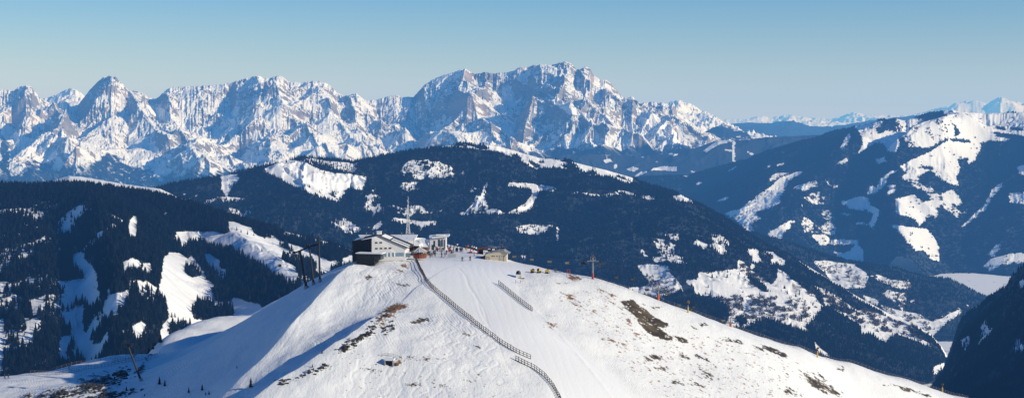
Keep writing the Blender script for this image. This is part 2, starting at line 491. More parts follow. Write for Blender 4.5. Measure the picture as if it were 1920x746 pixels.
far_range('wooded_hill', [(1280, 268), (1320, 248), (1340, 238), (1355, 233), (1375, 240), (1400, 249), (1420, 262), (1450, 275), (1500, 282)], 17500, 2500, 285, 120, 900, m_woods, 'small pointed blue hill with a ski run at the end of the range', 1270, 1500, 2, .8, .66, 25)

# --- wooded foothills under the range
S_foot = [(700, 350), (900, 330), (980, 306), (1060, 290), (1130, 289), (1200, 294), (1250, 288), (1300, 278), (1345, 264), (1390, 263), (1440, 257), (1480, 256), (1530, 253), (1580, 251), (1640, 241), (1750, 235), (2200, 240)]
def build_foot():
    det = lambda X, Y, t, u: (ridged(X / 1300, Y / 1300, 31, 4) - .45) * 120 * sstep(0, .2, t)
    L = profile_layer('foothills', 820, 1900, 2, S_foot, [(0, 13300), (1, 13300)], [(0, 11300), (1, 11300)], [(0, 375), (1, 375)], 110, 16, lambda t: t ** .9, det, [(420, 16, 5)], jag=.8, jagw=20, seed=30)
    P = zoomed(960, 100, 2.487)
    cl = [P((535, 540), (560, 530), (592, 535), (570, 550)), P((650, 545), (690, 525), (765, 528), (768, 546), (700, 545)), P((570, 575), (620, 548), (630, 555), (590, 570)), P((885, 455), (960, 405), (1010, 402), (1030, 408), (960, 425), (900, 458)),
          P((430, 495), (455, 490), (470, 500), (440, 505)), P((1030, 405), (1042, 405), (1040, 510), (1030, 510)), P((1095, 455), (1130, 470), (1120, 472)), P((720, 460), (760, 470), (775, 468), (750, 478)), P((990, 450), (1035, 455), (1020, 460)), P((1075, 400), (1110, 385), (1110, 395)),
          P((830, 545), (850, 550), (840, 556)), P((475, 520), (490, 515), (488, 535), (478, 535)), P((600, 470), (612, 465), (615, 480), (604, 484))]
    f = mask_polys(L, cl, [], [(P((430, 440), (800, 440), (780, 500), (440, 520)), .93)], 6, 500, 3)
    L.mesh(hill_mat('foothill_snow_and_woods', 30), dict(forest=f, bare=np.zeros(f.shape)), 'blue wooded foothills with small snow clearings below the range')
    L.f = f; return L
L_foot = build_foot()

# --- the big mountain on the other side of the valley
S_right = [(1100, 350), (1200, 332), (1245, 330), (1290, 329), (1350, 312), (1400, 298), (1440, 282), (1500, 267), (1530, 259), (1560, 245), (1590, 241), (1620, 233), (1650, 226), (1680, 223), (1700, 226), (1720, 219), (1745, 212), (1770, 207), (1800, 210), (1850, 213), (1900, 211), (1960, 209), (2050, 215), (2300, 230)]
def build_right():
    def det(X, Y, t, u):
        d = (ridged(X / 2300 + .3, Y / 2300, 43, 4) - .45) * 150 * sstep(0, .2, t) * (1 - .6 * sstep(.8, 1, t))
        py = interp(S_right, u) + (519 - interp(S_right, u)) * (1 - t)
        # the sunny shoulder below the summit and the shaded hollow left of it
        for ln, h, w in [([(1770, 207), (1800, 250), (1740, 300), (1690, 330), (1640, 380), (1660, 440), (1680, 500)], 190, 48), ([(1620, 233), (1640, 260), (1600, 300), (1560, 360), (1480, 420)], 90, 40),
                         ([(1745, 213), (1730, 250), (1690, 290), (1640, 330)], -150, 34), ([(1850, 213), (1860, 300), (1840, 380), (1800, 470)], -140, 60), ([(1500, 267), (1460, 320), (1400, 400)], 90, 40), ([(1590, 330), (1570, 400), (1560, 470)], -90, 40)]:
            a = np.array(ln, float); xc = np.interp(py, a[:, 1], a[:, 0])
            d = d + .75 * h * np.exp(-((u - xc) / w) ** 2 * .8) * sstep(a[0, 1] - 12, a[0, 1] + 12, py)
        return d + fbm(X / 300, Y / 300, 47, 4) * 14
    L = profile_layer('wooded_mountain', 1090, 2200, 1.6, S_right, [(0, 10600), (1, 10600)], [(0, 8000), (1, 8000)], [(0, 519), (1, 519)], 240, 26, lambda t: .8 * t + .2 * np.sin(t * np.pi / 2), det, [(620, 14, 5), (260, 4, 6)], jag=1.0, jagw=24, seed=40, crestw=.4)
    P = zoomed(1440, 160, 2.487); Q = zoomed(1280, 280, 4.66); V = zoomed(1440, 446, 2.487)
    cl = [P((815, 110), (870, 112), (960, 125), (1100, 125), (1500, 110), (1500, 235), (1140, 235), (1110, 262), (1040, 255), (985, 265), (995, 290), (960, 350), (935, 370), (930, 340), (880, 345), (895, 385), (875, 430), (885, 460), (850, 455), (800, 430), (760, 395), (720, 420), (640, 440), (615, 430), (650, 405), (620, 375), (690, 345), (760, 310), (800, 280), (850, 250), (905, 220), (880, 185), (835, 150)),
          P((400, 190), (470, 160), (540, 160), (520, 215), (560, 205), (600, 215), (650, 195), (660, 225), (610, 245), (620, 280), (600, 310), (560, 305), (545, 270), (500, 265), (460, 290), (420, 310), (440, 265), (430, 220)),
          P((590, 145), (690, 150), (720, 158), (640, 165), (600, 165)), P((330, 285), (355, 250), (380, 220), (385, 235), (360, 280), (345, 295)), P((500, 340), (550, 335), (555, 350), (520, 372)), P((325, 360), (360, 337), (370, 345), (340, 365)),
          P((340, 540), (430, 515), (465, 525), (480, 555), (520, 580), (515, 610), (490, 665), (470, 650), (400, 645), (440, 640), (470, 650), (485, 620), (490, 590), (450, 580), (390, 575)),
          P((460, 505), (470, 470), (500, 475), (530, 430), (570, 400), (605, 395), (560, 420), (530, 470), (490, 500)),
          P((590, 530), (680, 510), (720, 545), (780, 535), (820, 545), (790, 575), (800, 600), (740, 610), (705, 650), (695, 620), (640, 600), (600, 590)),
          P((800, 510), (860, 485), (900, 520), (905, 545), (880, 560), (860, 550), (830, 580), (815, 540)), P((570, 645), (650, 655), (740, 665), (770, 700), (775, 760), (690, 770), (640, 700), (600, 680)), P((905, 660), (960, 600), (1010, 550), (1040, 490), (1095, 450), (1100, 465), (1050, 510), (1010, 575), (950, 630)),
          P((1120, 500), (1194, 495), (1300, 500), (1300, 560), (1130, 540)), P((1160, 380), (1194, 370), (1300, 380), (1300, 430), (1165, 410)), P((0, 690), (60, 650), (125, 625), (90, 650), (70, 705), (40, 735), (0, 735)), P((200, 700), (260, 695), (290, 720), (420, 720), (420, 740), (250, 745)), P((545, 465), (585, 465), (590, 500), (560, 512)),
          Q((365, 560), (400, 540), (520, 520), (560, 490), (590, 445), (635, 440), (630, 415), (700, 370), (800, 300), (850, 255), (932, 225), (1010, 190), (1050, 195), (990, 240), (930, 290), (910, 350), (860, 400), (850, 450), (770, 510), (650, 550), (640, 575), (680, 600), (600, 650), (620, 700), (590, 705), (500, 640), (420, 600)),
          Q((760, 265), (800, 215), (900, 205), (932, 205), (830, 245), (800, 270)), Q((300, 455), (330, 430), (400, 405), (410, 412), (350, 440)), Q((385, 195), (420, 175), (480, 138), (470, 160), (420, 185)), Q((800, 145), (830, 125), (885, 110), (870, 130), (810, 152)), Q((715, 155), (740, 142), (765, 150), (740, 172)), Q((110, 310), (150, 290), (175, 292), (130, 318)), Q((760, 720), (850, 670), (932, 615), (932, 680), (850, 746), (760, 746)), Q((0, 220), (40, 215), (65, 235), (40, 245)),
          V((310, 65), (360, 70), (420, 25), (440, 60), (450, 110), (400, 100), (330, 90)), V((640, -5), (770, -10), (795, 50), (800, 105), (760, 95), (720, 45), (650, 25)), V((1025, 75), (1060, 30), (1090, 15), (1080, 45), (1060, 80)), V((1010, 130), (1050, 95), (1140, 75), (1220, 75), (1220, 115), (1150, 115), (1090, 125), (1040, 150))]
    st = [P((845, 250), (940, 252), (945, 264), (860, 264)), P((1045, 225), (1100, 228), (1200, 240), (1200, 255), (1100, 250), (1060, 243)), P((1060, 200), (1100, 203), (1100, 212), (1065, 210)), P((1130, 203), (1190, 205), (1190, 215), (1140, 212)), P((720, 380), (765, 385), (770, 398), (730, 395)), P((505, 195), (535, 190), (545, 215), (515, 225))]
    sp = [(P((120, 490), (240, 440), (290, 425), (300, 455), (160, 510)), .6), (P((200, 510), (260, 490), (250, 560), (140, 560)), .75), (P((600, 150), (880, 150), (850, 240), (760, 300), (640, 300), (600, 230)), .52), (P((640, 430), (900, 440), (1000, 520), (880, 640), (560, 640)), .9), (P((280, 460), (350, 455), (320, 480)), .6), (P((620, 440), (900, 440), (880, 490), (700, 500)), .9), (P((0, 560), (400, 600), (400, 700), (0, 690)), .95)]
    f = mask_polys(L, cl, st, sp, 7, 420, 13)
    bare = inpoly(L.PX, L.PY, V((640, 0), (720, 10), (800, 105), (760, 95))) * .35 + inpoly(L.PX, L.PY, V((330, 60), (420, 25), (440, 60), (450, 110), (370, 100))) * .3
    L.mesh(hill_mat('mountain_snow_and_woods', 22), dict(forest=f, bare=bare), 'broad wooded mountain with snow meadows across the valley')
    L.f = f; return L
L_right = build_right()

# --- the low wooded knob in the valley
S_knob = [(1300, 440), (1400, 436), (1450, 446), (1500, 461), (1560, 483), (1600, 491), (1640, 496), (1680, 503), (1706, 512), (1730, 517), (1760, 522), (1780, 523), (1800, 532), (1830, 548), (1850, 557), (1870, 575), (1900, 590), (2000, 600)]
def build_knob():
    det = lambda X, Y, t, u: fbm(X / 420, Y / 420, 53, 5) * 45 * sstep(0, .2, t)
    L = profile_layer('wooded_hill', 1300, 1990, 2, S_knob, [(0, 6500), (1500, 6500), (1850, 6300), (1, 6500)], [(0, 5600), (1, 5600)], [(0, 640), (1, 640)], 120, 16, lambda t: np.sin(t * np.pi / 2) ** .9, det, [(300, 7, 8)], jag=.5, jagw=30, seed=50)
    P = zoomed(1480, 460, 3.11)
    cl = [P((140, 95), (200, 85), (290, 95), (380, 110), (440, 150), (470, 185), (440, 240), (330, 245), (240, 205), (200, 150)), P((550, 205), (620, 200), (700, 215), (710, 235), (660, 250), (600, 230)), P((430, 290), (520, 315), (510, 340), (440, 310)), P((530, 345), (600, 365), (700, 385), (760, 400), (830, 440), (900, 420), (990, 370), (1010, 385), (900, 450), (830, 520), (700, 480), (600, 430)), P((640, 340), (670, 345), (660, 370))]
    sp = [(P((480, 180), (700, 200), (760, 330), (620, 330), (450, 280)), .8)]
    st = [P((300, 160), (360, 165), (350, 215), (310, 200))]
    f = mask_polys(L, cl, [], sp, 6, 300, 23)
    bare = inpoly(L.PX, L.PY, P((200, 90), (290, 95), (330, 150), (480, 190), (440, 240), (300, 200))) * .42 + .25 * inpoly(L.PX, L.PY, P((830, 400), (990, 360), (990, 400), (850, 470)))
    L.mesh(hill_mat('knob_snow_and_woods', 16), dict(forest=f, bare=bare), 'low wooded hill with white meadows rising in the valley')
    L.f = f; return L
L_knob = build_knob()

# --- the round wooded mountain in the middle
S_mid = [(150, 372), (250, 358), (300, 352), (350, 340), (420, 330), (500, 309), (545, 300), (570, 295), (600, 297), (660, 303), (690, 297), (740, 288), (800, 279), (840, 273), (870, 270), (900, 270), (935, 274), (960, 281), (985, 289), (1010, 296), (1040, 298), (1070, 303), (1100, 310), (1140, 320), (1185, 333), (1200, 342), (1240, 353), (1270, 362), (1310, 382), (1360, 410), (1400, 437), (1440, 460), (1480, 478), (1540, 514), (1600, 551), (1660, 584), (1720, 611), (1745, 626), (1765, 648), (1790, 690), (1830, 730), (1900, 760)]
def build_mid():
    def det(X, Y, t, u):
        d = fbm(X / 900, Y / 900, 61, 5) * 75 * sstep(0, .15, t) * (1 - .6 * sstep(.8, 1, t)) * (1 - .8 * sstep(1330, 1580, u))
        d = d + (ridged(X / 800, Y / 800, 64, 3) - .4) * 60 * sstep(0, .2, t) * (1 - sstep(.85, 1, t)) * (1 - .8 * sstep(1330, 1580, u))
        return d
    L = profile_layer('wooded_mountain', 150, 1900, 2, S_mid, [(150, 4700), (900, 5500), (1200, 5600), (1400, 5300), (1745, 4500), (1900, 4300)], [(150, 3900), (700, 4000), (1000, 4000), (1300, 3300), (1500, 3400), (1745, 3900), (1900, 4000)], [(150, 520), (700, 560), (1000, 620), (1300, 690), (1500, 720), (1745, 720), (1900, 770)], 250, 24, lambda t: .75 * t + .25 * np.sin(t * np.pi / 2), det, [(420, 14, 9), (170, 3, 10)], jag=.6, jagw=30, seed=60, crestw=.45)
    M = zoomed(480, 100, 2.487); N = zoomed(960, 100, 2.487); P = zoomed(1180, 440, 3.73); Q = zoomed(1480, 460, 3.11); H = zoomed(640, 350, 4.975); K = zoomed(840, 420, 4.975); A = zoomed(0, 120, 2.487)
    cl = [M((40, 545), (130, 500), (220, 500), (300, 540), (400, 560), (510, 575), (500, 630), (470, 625), (430, 600), (370, 630), (340, 650), (405, 690), (300, 665), (200, 620), (100, 570)),
          M((970, 746), (1020, 690), (1045, 660), (1050, 700), (1020, 720)), M((1045, 660), (1070, 600), (1077, 605), (1060, 660), (1092, 746), (1080, 746), (1050, 690)), N((-20, 603), (60, 603), (180, 618), (215, 628), (130, 637), (108, 670), (88, 720), (20, 746), (-10, 740), (60, 700), (90, 665), (100, 625), (-20, 615)),
          N((750, 665), (800, 658), (860, 672), (885, 693), (840, 688), (770, 678)), M((525, 660), (540, 655), (545, 700), (560, 735), (545, 740), (530, 700)), A((1030, 520), (1110, 515), (1120, 540), (1080, 570), (1050, 620), (1030, 580)),
          P((60, 220), (120, 215), (270, 212), (280, 260), (330, 310), (360, 350), (370, 380), (400, 480), (230, 430), (120, 400), (0, 395), (-10, 368), (120, 360), (130, 320), (100, 280), (70, 250)),
          P((395, 310), (470, 310), (475, 260), (520, 262), (640, 250), (760, 235), (755, 180), (780, 178), (850, 240), (930, 300), (1000, 345), (1050, 300), (1030, 260), (1040, 240), (1110, 270), (1140, 320), (1200, 365), (1260, 420), (1300, 600), (1190, 650), (1000, 600), (850, 620), (740, 640), (660, 640), (690, 560), (690, 520), (640, 450), (560, 430), (450, 390), (440, 345)),
          P((825, 100), (890, 98), (912, 115), (905, 150), (930, 195), (850, 225), (870, 180), (860, 150)), P((940, 115), (1000, 115), (1050, 150), (1098, 185), (1080, 210), (1040, 190), (990, 200), (1012, 160), (980, 130)), P((440, 45), (500, 40), (560, 70), (520, 80)), P((1080, 380), (1200, 380), (1300, 420), (1330, 520), (1300, 600), (1150, 640), (1050, 560)),
          Q((0, 190), (60, 220), (140, 300), (200, 360), (280, 370), (350, 400), (420, 370), (560, 410), (690, 440), (740, 490), (690, 500), (825, 575), (740, 560), (610, 510), (600, 560), (560, 570), (470, 500), (430, 530), (400, 440), (330, 400), (200, 355), (120, 440), (100, 490), (0, 480)), Q((860, 535), (950, 570), (950, 600), (880, 560)), Q((80, 530), (110, 515), (200, 560), (260, 600), (230, 640), (120, 600)), Q((575, 620), (600, 625), (635, 680), (630, 735), (600, 680)), Q((830, 715), (890, 680), (945, 690), (900, 720), (850, 746)),
          H((480, 292), (620, 308), (760, 325), (900, 318), (880, 340), (790, 355), (735, 385), (715, 360), (660, 340), (580, 340), (520, 315)), H((250, 80), (280, 75), (290, 180), (325, 265), (310, 270), (270, 200)), H((300, 385), (380, 325), (390, 345), (330, 390)), H((1100, 245), (1190, 230), (1194, 262)), H((340, 160), (370, 150), (375, 195), (345, 200)),
          K((1015, 30), (1035, 20), (1030, 150), (1015, 150)), K((670, 295), (720, 293), (715, 312), (680, 310))]
    st = [P((830, 290), (870, 300), (950, 360), (978, 400), (930, 395), (850, 340)), P((225, 430), (340, 400), (450, 395), (470, 430), (560, 425), (640, 470), (692, 530), (682, 590), (640, 606), (550, 570), (430, 530), (300, 490)), P((840, 640), (900, 600), (1000, 600), (1080, 625), (1190, 660), (1300, 700), (1300, 830), (1100, 800), (1000, 730), (900, 700)), P((860, 200), (960, 195), (1040, 230), (1040, 290), (1000, 330), (940, 280)), P((735, 590), (800, 580), (820, 620), (760, 640)),
          Q((100, 480), (200, 360), (260, 370), (330, 420), (400, 470), (430, 530), (470, 520), (560, 575), (620, 510), (740, 560), (830, 600), (880, 650), (830, 746), (400, 746), (240, 640), (150, 560))]
    sp = [(M((650, 490), (960, 490), (960, 580), (800, 590), (620, 575)), .98), (M((200, 480), (260, 490), (380, 510), (480, 505), (500, 560), (300, 530)), .66), (N((290, 635), (430, 650), (560, 655), (670, 665), (670, 680), (540, 668), (290, 648)), .5), (M((220, 520), (500, 570), (400, 690), (200, 620)), .2), (A((830, 590), (1190, 640), (1190, 746), (900, 746)), .93), (K((560, 60), (700, 20), (1000, 0), (1000, 130), (700, 100)), .93), (M((500, 600), (1194, 600), (1194, 746), (500, 746)), .96), (zoomed(500, 420, 4.975)((500, -60), (1000, -60), (1000, 100), (500, 60)), .8), (P((0, 0), (800, 0), (700, 200), (0, 190)), .96), (Q((140, 220), (330, 320), (420, 390), (200, 350)), .5)]
    f = mask_polys(L, cl, st, sp, 6, 260, 33)
    # the bald snowy crest
    cr = sstep(.9, .93, L.t) * sstep(820, 850, L.PX + fbm(L.X / 200, L.Y / 200, 3, 3) * 30) * (1 - sstep(1180, 1195, L.PX))
    f = f * (1 - (cr > .5) * (fbm(L.X / 90, L.Y / 90, 8, 3) < .25))
    f[(L.t > 1.04)] = 0
    bare = np.zeros(f.shape)
    for p, v in ((P((760, 180), (850, 240), (940, 310), (890, 350), (800, 290)), .45), (Q((140, 220), (330, 320), (440, 400), (330, 380), (180, 330)), .55), (Q((340, 380), (700, 440), (740, 490), (480, 500)), .40), (P((950, 440), (1190, 460), (1190, 540), (950, 560)), .42), (P((1140, 330), (1240, 390), (1240, 450), (1140, 420)), .5), (Q((80, 520), (250, 590), (230, 640), (120, 600)), .45)):
        bare = np.maximum(bare, inpoly(L.PX, L.PY, p) * v)
    L.mesh(hill_mat('middle_snow_and_woods', 13), dict(forest=f, bare=bare), 'round wooded mountain behind the summit station with a bald snowy crest')
    L.f = f; return L
L_mid = build_mid()

# --- the dark slope closing the valley
S_near = [(1680, 790), (1705, 768), (1735, 742), (1752, 720), (1770, 690), (1783, 655), (1792, 622), (1806, 596), (1842, 568), (1862, 553), (1882, 541), (1900, 515), (1920, 497), (1960, 470), (2100, 420), (2300, 400)]
def build_near():
    det = lambda X, Y, t, u: fbm(X / 240, Y / 240, 71, 5) * 26 * sstep(0, .2, t) * (1 - .5 * sstep(.9, 1, t))
    L = profile_layer('wooded_slope', 1680, 2200, 1.5, S_near, [(1735, 3300), (1765, 3300), (1920, 2850), (2300, 2500)], [(1735, 2100), (1765, 2100), (1920, 1950), (2300, 1700)], [(0, 800), (1, 800)], 160, 16, lambda t: t, det, [(260, 15, 11)], jag=.5, jagw=30, seed=70, crestw=.3)
    V = zoomed(1440, 446, 2.487)
    cl = [V((895, 475), (940, 455), (945, 462), (925, 500), (915, 490)), V((1135, 510), (1160, 500), (1230, 490), (1230, 500), (1140, 522)), V((1175, 200), (1220, 180), (1220, 210), (1180, 215))]
    f = mask_polys(L, cl, [], [(V((800, 400), (1000, 380), (1100, 500), (900, 560)), .97)], 4, 200, 43)
    L.mesh(hill_mat('dark_slope_woods', 14), dict(forest=f, bare=np.zeros(f.shape)), 'steep dark wooded slope closing the valley')
    L.f = f; return L
L_near = build_near()

# --- the wooded slope with ski runs beside the summit
S_left = [(-300, 352), (0, 351), (60, 350), (120, 351), (170, 354), (220, 358), (250, 361), (300, 369), (350, 385), (400, 400), (450, 413), (500, 426), (560, 440), (620, 455), (680, 476), (760, 500), (900, 540)]
def build_left():
    def det(X, Y, t, u):
        d = fbm(X / 500, Y / 500, 81, 5) * 26 * sstep(0, .15, t) * (1 - .8 * sstep(.8, 1, t))
        py = interp(S_left, u) + (640 - interp(S_left, u)) * (1 - t)
        # hollow of the open run, rib of the tall wood
        for ln, h, w in [([(330, 430), (400, 520), (380, 600)], -26, 60), ([(150, 360), (200, 470), (240, 620)], 40, 70), ([(420, 440), (500, 520), (560, 600)], 30, 45), ([(120, 420), (150, 520), (150, 640)], -30, 40)]:
            a = np.array(ln, float); xc = np.interp(py, a[:, 1], a[:, 0])
            d = d + h * np.exp(-((u - xc) / w) ** 2) * sstep(a[0, 1] - 30, a[0, 1] + 30, py)
        return d
    L = profile_layer('wooded_slope', -280, 900, 1.7, S_left, [(-300, 3000), (300, 3000), (680, 2950), (900, 2950)], [(-300, 1650), (300, 1700), (600, 2100), (900, 2300)], [(-300, 780), (300, 740), (480, 660), (600, 600), (900, 570)], 260, 20, lambda t: .85 * t + .15 * np.sin(t * np.pi / 2), det, [(300, 7, 12), (120, 2, 13)], jag=.4, jagw=40, seed=80, crestw=.4)
    A = zoomed(300, 380, 3.147); B = zoomed(0, 380, 3.73); C = zoomed(0, 446, 2.487)
    cl = [A((80, 175), (200, 165), (300, 170), (380, 185), (430, 175), (390, 112), (450, 115), (540, 150), (550, 180), (620, 215), (700, 250), (790, 290), (770, 300), (700, 290), (720, 340), (800, 385), (810, 440), (790, 450), (700, 400), (640, 380), (560, 310), (480, 270), (430, 250), (270, 215), (200, 205), (140, 235), (110, 210)),
          A((20, 330), (50, 290), (110, 290), (160, 330), (180, 305), (230, 370), (280, 450), (340, 490), (310, 530), (340, 585), (420, 580), (430, 555), (590, 600), (640, 660), (640, 900), (0, 900), (0, 760), (60, 640), (30, 540), (0, 490)),
          A((250, 295), (300, 300), (360, 350), (330, 380), (300, 340)), A((830, 460), (870, 470), (890, 500), (830, 530)), A((690, 145), (780, 160), (850, 180), (1010, 215), (990, 240), (930, 215), (850, 192), (750, 175)), A((740, 240), (850, 270), (950, 320), (1010, 350), (1150, 310), (1160, 345), (1060, 350), (1000, 380), (1010, 430), (940, 395), (900, 385), (960, 345), (830, 290)), A((340, 395), (390, 395), (390, 412), (345, 410)),
          B((895, 130), (930, 92), (962, 95), (955, 210), (905, 210)), B((490, 380), (540, 350), (580, 350), (600, 400), (650, 450), (690, 520), (680, 550), (640, 515), (600, 475), (560, 460), (540, 410)), B((460, 550), (530, 530), (600, 530), (680, 545), (650, 580), (700, 620), (690, 660), (640, 690), (590, 660), (570, 620), (500, 650), (400, 655), (410, 640), (450, 630)),
          B((745, 600), (770, 590), (750, 650), (850, 630), (910, 600), (905, 640), (850, 680), (840, 720), (770, 746), (720, 760), (720, 690), (745, 680)), B((195, 680), (300, 670), (310, 700), (230, 735)), B((870, 410), (930, 385), (970, 400), (990, 425), (1040, 420), (1075, 445), (1040, 460), (980, 440), (940, 420), (880, 440), (855, 470)),
          C((270, 345), (380, 340), (385, 400), (420, 500), (470, 490), (500, 440), (510, 420), (500, 480), (440, 570), (410, 560), (330, 450), (320, 390)), C((280, 460), (330, 450), (320, 500), (290, 540), (275, 490)), C((120, 400), (170, 370), (190, 380), (150, 430), (160, 480), (125, 480)), C((615, 410), (660, 390), (680, 410), (640, 440), (615, 440)), C((-30, 385), (15, 375), (12, 620), (-30, 640)), C((500, 300), (540, 280), (560, 330), (530, 350))]
    st = [A((150, 370), (200, 370), (250, 432), (190, 440), (152, 410)), A((305, 500), (350, 495), (420, 550), (425, 585), (330, 580)), A((190, 650), (220, 605), (290, 600), (440, 620), (447, 695), (300, 710), (200, 685)), A((60, 735), (100, 725), (180, 730), (180, 770), (60, 780)), A((430, 560), (440, 250), (700, 400), (830, 470), (830, 520), (740, 560), (640, 620), (590, 600))]
    st = [st[0], st[1], st[2], st[3]]
    sp = [(B((140, 290), (250, 265), (310, 225), (375, 260), (330, 300), (280, 330), (280, 380), (190, 410), (195, 440), (250, 470), (195, 510), (185, 440), (160, 370), (145, 320)), .35), (B((0, 10), (650, 30), (650, 75), (0, 75)), .72), (B((0, 200), (120, 180), (110, 746), (0, 746)), .85), (A((620, 175), (1000, 330), (1010, 350), (830, 290), (620, 210)), .45), (A((700, 290), (960, 330), (990, 440), (880, 470), (810, 430)), .8), (A((40, 60), (130, 70), (120, 95), (40, 85)), .4), (B((300, 150), (420, 160), (420, 460), (330, 300)), .85), (C((380, 340), (500, 330), (470, 500), (410, 500)), .5), (B((-300, 0), (1000, 0), (700, 330), (560, 420), (460, 740), (-300, 740)), .86), (B((-300, 200), (700, 150), (700, 400), (560, 420), (460, 740), (-300, 740)), .80), (C((-50, 200), (760, 200), (740, 330), (500, 560), (-50, 640)), .82), (A((0, 380), (300, 400), (80, 560), (0, 600)), .95)]
    f = mask_polys(L, cl, st, sp, 5, 150, 53, 0., 12, 14)
    f[L.t > 1.05] = 0
    L.mesh(hill_mat('ski_slope_snow_and_woods', 8, bare=(.09, .06, .04)), dict(forest=f, bare=np.zeros(f.shape)), 'dark wooded slope with open white ski runs beside the summit')
    L.f = f; return L
L_left = build_left()


def build_crest():
    S = [(-60, 380), (40, 362), (80, 345), (105, 336), (130, 330), (150, 331), (175, 335), (220, 343), (260, 349), (300, 354), (340, 372), (420, 420)]
    det = lambda X, Y, t, u: fbm(X / 160, Y / 160, 87, 4) * 8 * sstep(0, .2, t)
    L = profile_layer('snow_dome', -60, 420, 2, S, [(0, 3700), (1, 3700)], [(0, 3250), (1, 3250)], [(0, 400), (1, 400)], 60, 14, lambda t: np.sin(t * np.pi / 2), det, None, jag=.6, jagw=20, seed=85)
    z = np.zeros(L.Y.shape)
    L.mesh(hill_mat('dome_snow', 10), dict(forest=z, bare=z), 'bare white snow dome showing behind the wooded slope')


build_crest()

# ------------------------------------------------------------------ the near snow hill
def tps(pts, vals, reg):
    d = np.linalg.norm(pts[:, None] - pts[None], axis=-1)
    K = np.where(d > 0, d * d * np.log(d + 1e-12), 0) + np.eye(len(pts)) * reg
    P = np.c_[np.ones(len(pts)), pts]
    A = np.block([[K, P], [P.T, np.zeros((3, 3))]])
    s = np.linalg.solve(A, np.r_[vals, np.zeros(3)])
    return s


RIGHT = [(955, 487, 522), (1000, 499, 515), (1060, 511, 506), (1115, 523, 502), (1200, 551, 502), (1300, 585, 508), (1400, 622, 520), (1500, 652, 536), (1600, 680, 555), (1700, 712, 578), (1815, 746, 605), (1960, 790, 640), (2150, 850, 690)]
LEFT = [(662, 497, 495), (640, 506, 530), (600, 526, 590), (570, 543, 650), (520, 572, 680), (480, 596, 690), (430, 622, 675), (370, 653, 625), (300, 685, 560), (240, 712, 495),
        (690, 503, 490), (650, 527, 480), (613, 554, 470), (580, 590, 457), (530, 635, 443), (480, 680, 432), (400, 738, 420)]
FACE = [(700, 490, 498), (740, 488, 500), (770, 488, 505), (800, 480, 525), (850, 468, 548), (880, 466, 552), (830, 457, 575), (760, 470, 545), (700, 480, 530), (900, 475, 535), (925, 487, 514),
        (900, 540, 470), (1000, 560, 468), (1000, 600, 450), (900, 600, 444), (900, 660, 420), (1000, 670, 424), (1010, 746, 400), (850, 746, 392), (700, 746, 392), (800, 680, 408), (760, 620, 432), (730, 560, 458), (705, 520, 478),
        (1100, 600, 464), (1200, 650, 462), (1200, 746, 424), (1300, 680, 472), (1400, 746, 460), (1500, 700, 502), (1600, 746, 522),
        (1000, 900, 362), (1300, 950, 385), (700, 900, 352), (1600, 900, 455), (1900, 1000, 520), (2200, 1100, 560),
        (650, 610, 446), (600, 660, 424), (540, 710, 408), (470, 746, 399), (640, 690, 404), (560, 746, 390), (450, 900, 350), (250, 850, 405),
        (150, 725, 486), (60, 728, 496), (0, 746, 480), (150, 746, 466), (230, 746, 462), (0, 900, 420), (-150, 760, 480), (-250, 900, 440),
        (-200, 745, 520), (0, 711, 545), (100, 692, 565), (200, 672, 595), (300, 640, 690), (350, 614, 730), (400, 604, 760), (440, 600, 770), (500, 571, 805), (560, 545, 830), (620, 530, 860)]
XYZ = [(400, 690, -107), (480, 720, -107), (300, 610, -103), (560, 735, -104), (600, 730, -97), (640, 690, -86), (200, 525, -95), (690, 610, -68), (760, 640, -64), (830, 650, -64), (900, 600, -61)]


def fg_points():
    p = [tuple(W(*q)) for q in FACE + LEFT + RIGHT]
    p += [((u - CX) / F * Y, Y, z) for u, Y, z in XYZ]
    for q in RIGHT:
        x, y, z = W(*q); p += [(x + 14, y + 45, z - 27), (x + 34, y + 120, z - 84)]
    for u, py, Y in [(0, 711, 545), (100, 692, 565), (200, 672, 595), (300, 640, 690), (400, 604, 760), (500, 571, 805), (620, 530, 860)]:
        x, y, z = W(u, py, Y); p += [(x - 18, y + 70, z - 45), (x - 40, y + 170, z - 130)]
    p += [((u - CX) / F * 760, 760, z) for u, z in ((700, -110), (830, -118), (950, -112))]
    return np.array(p, float)


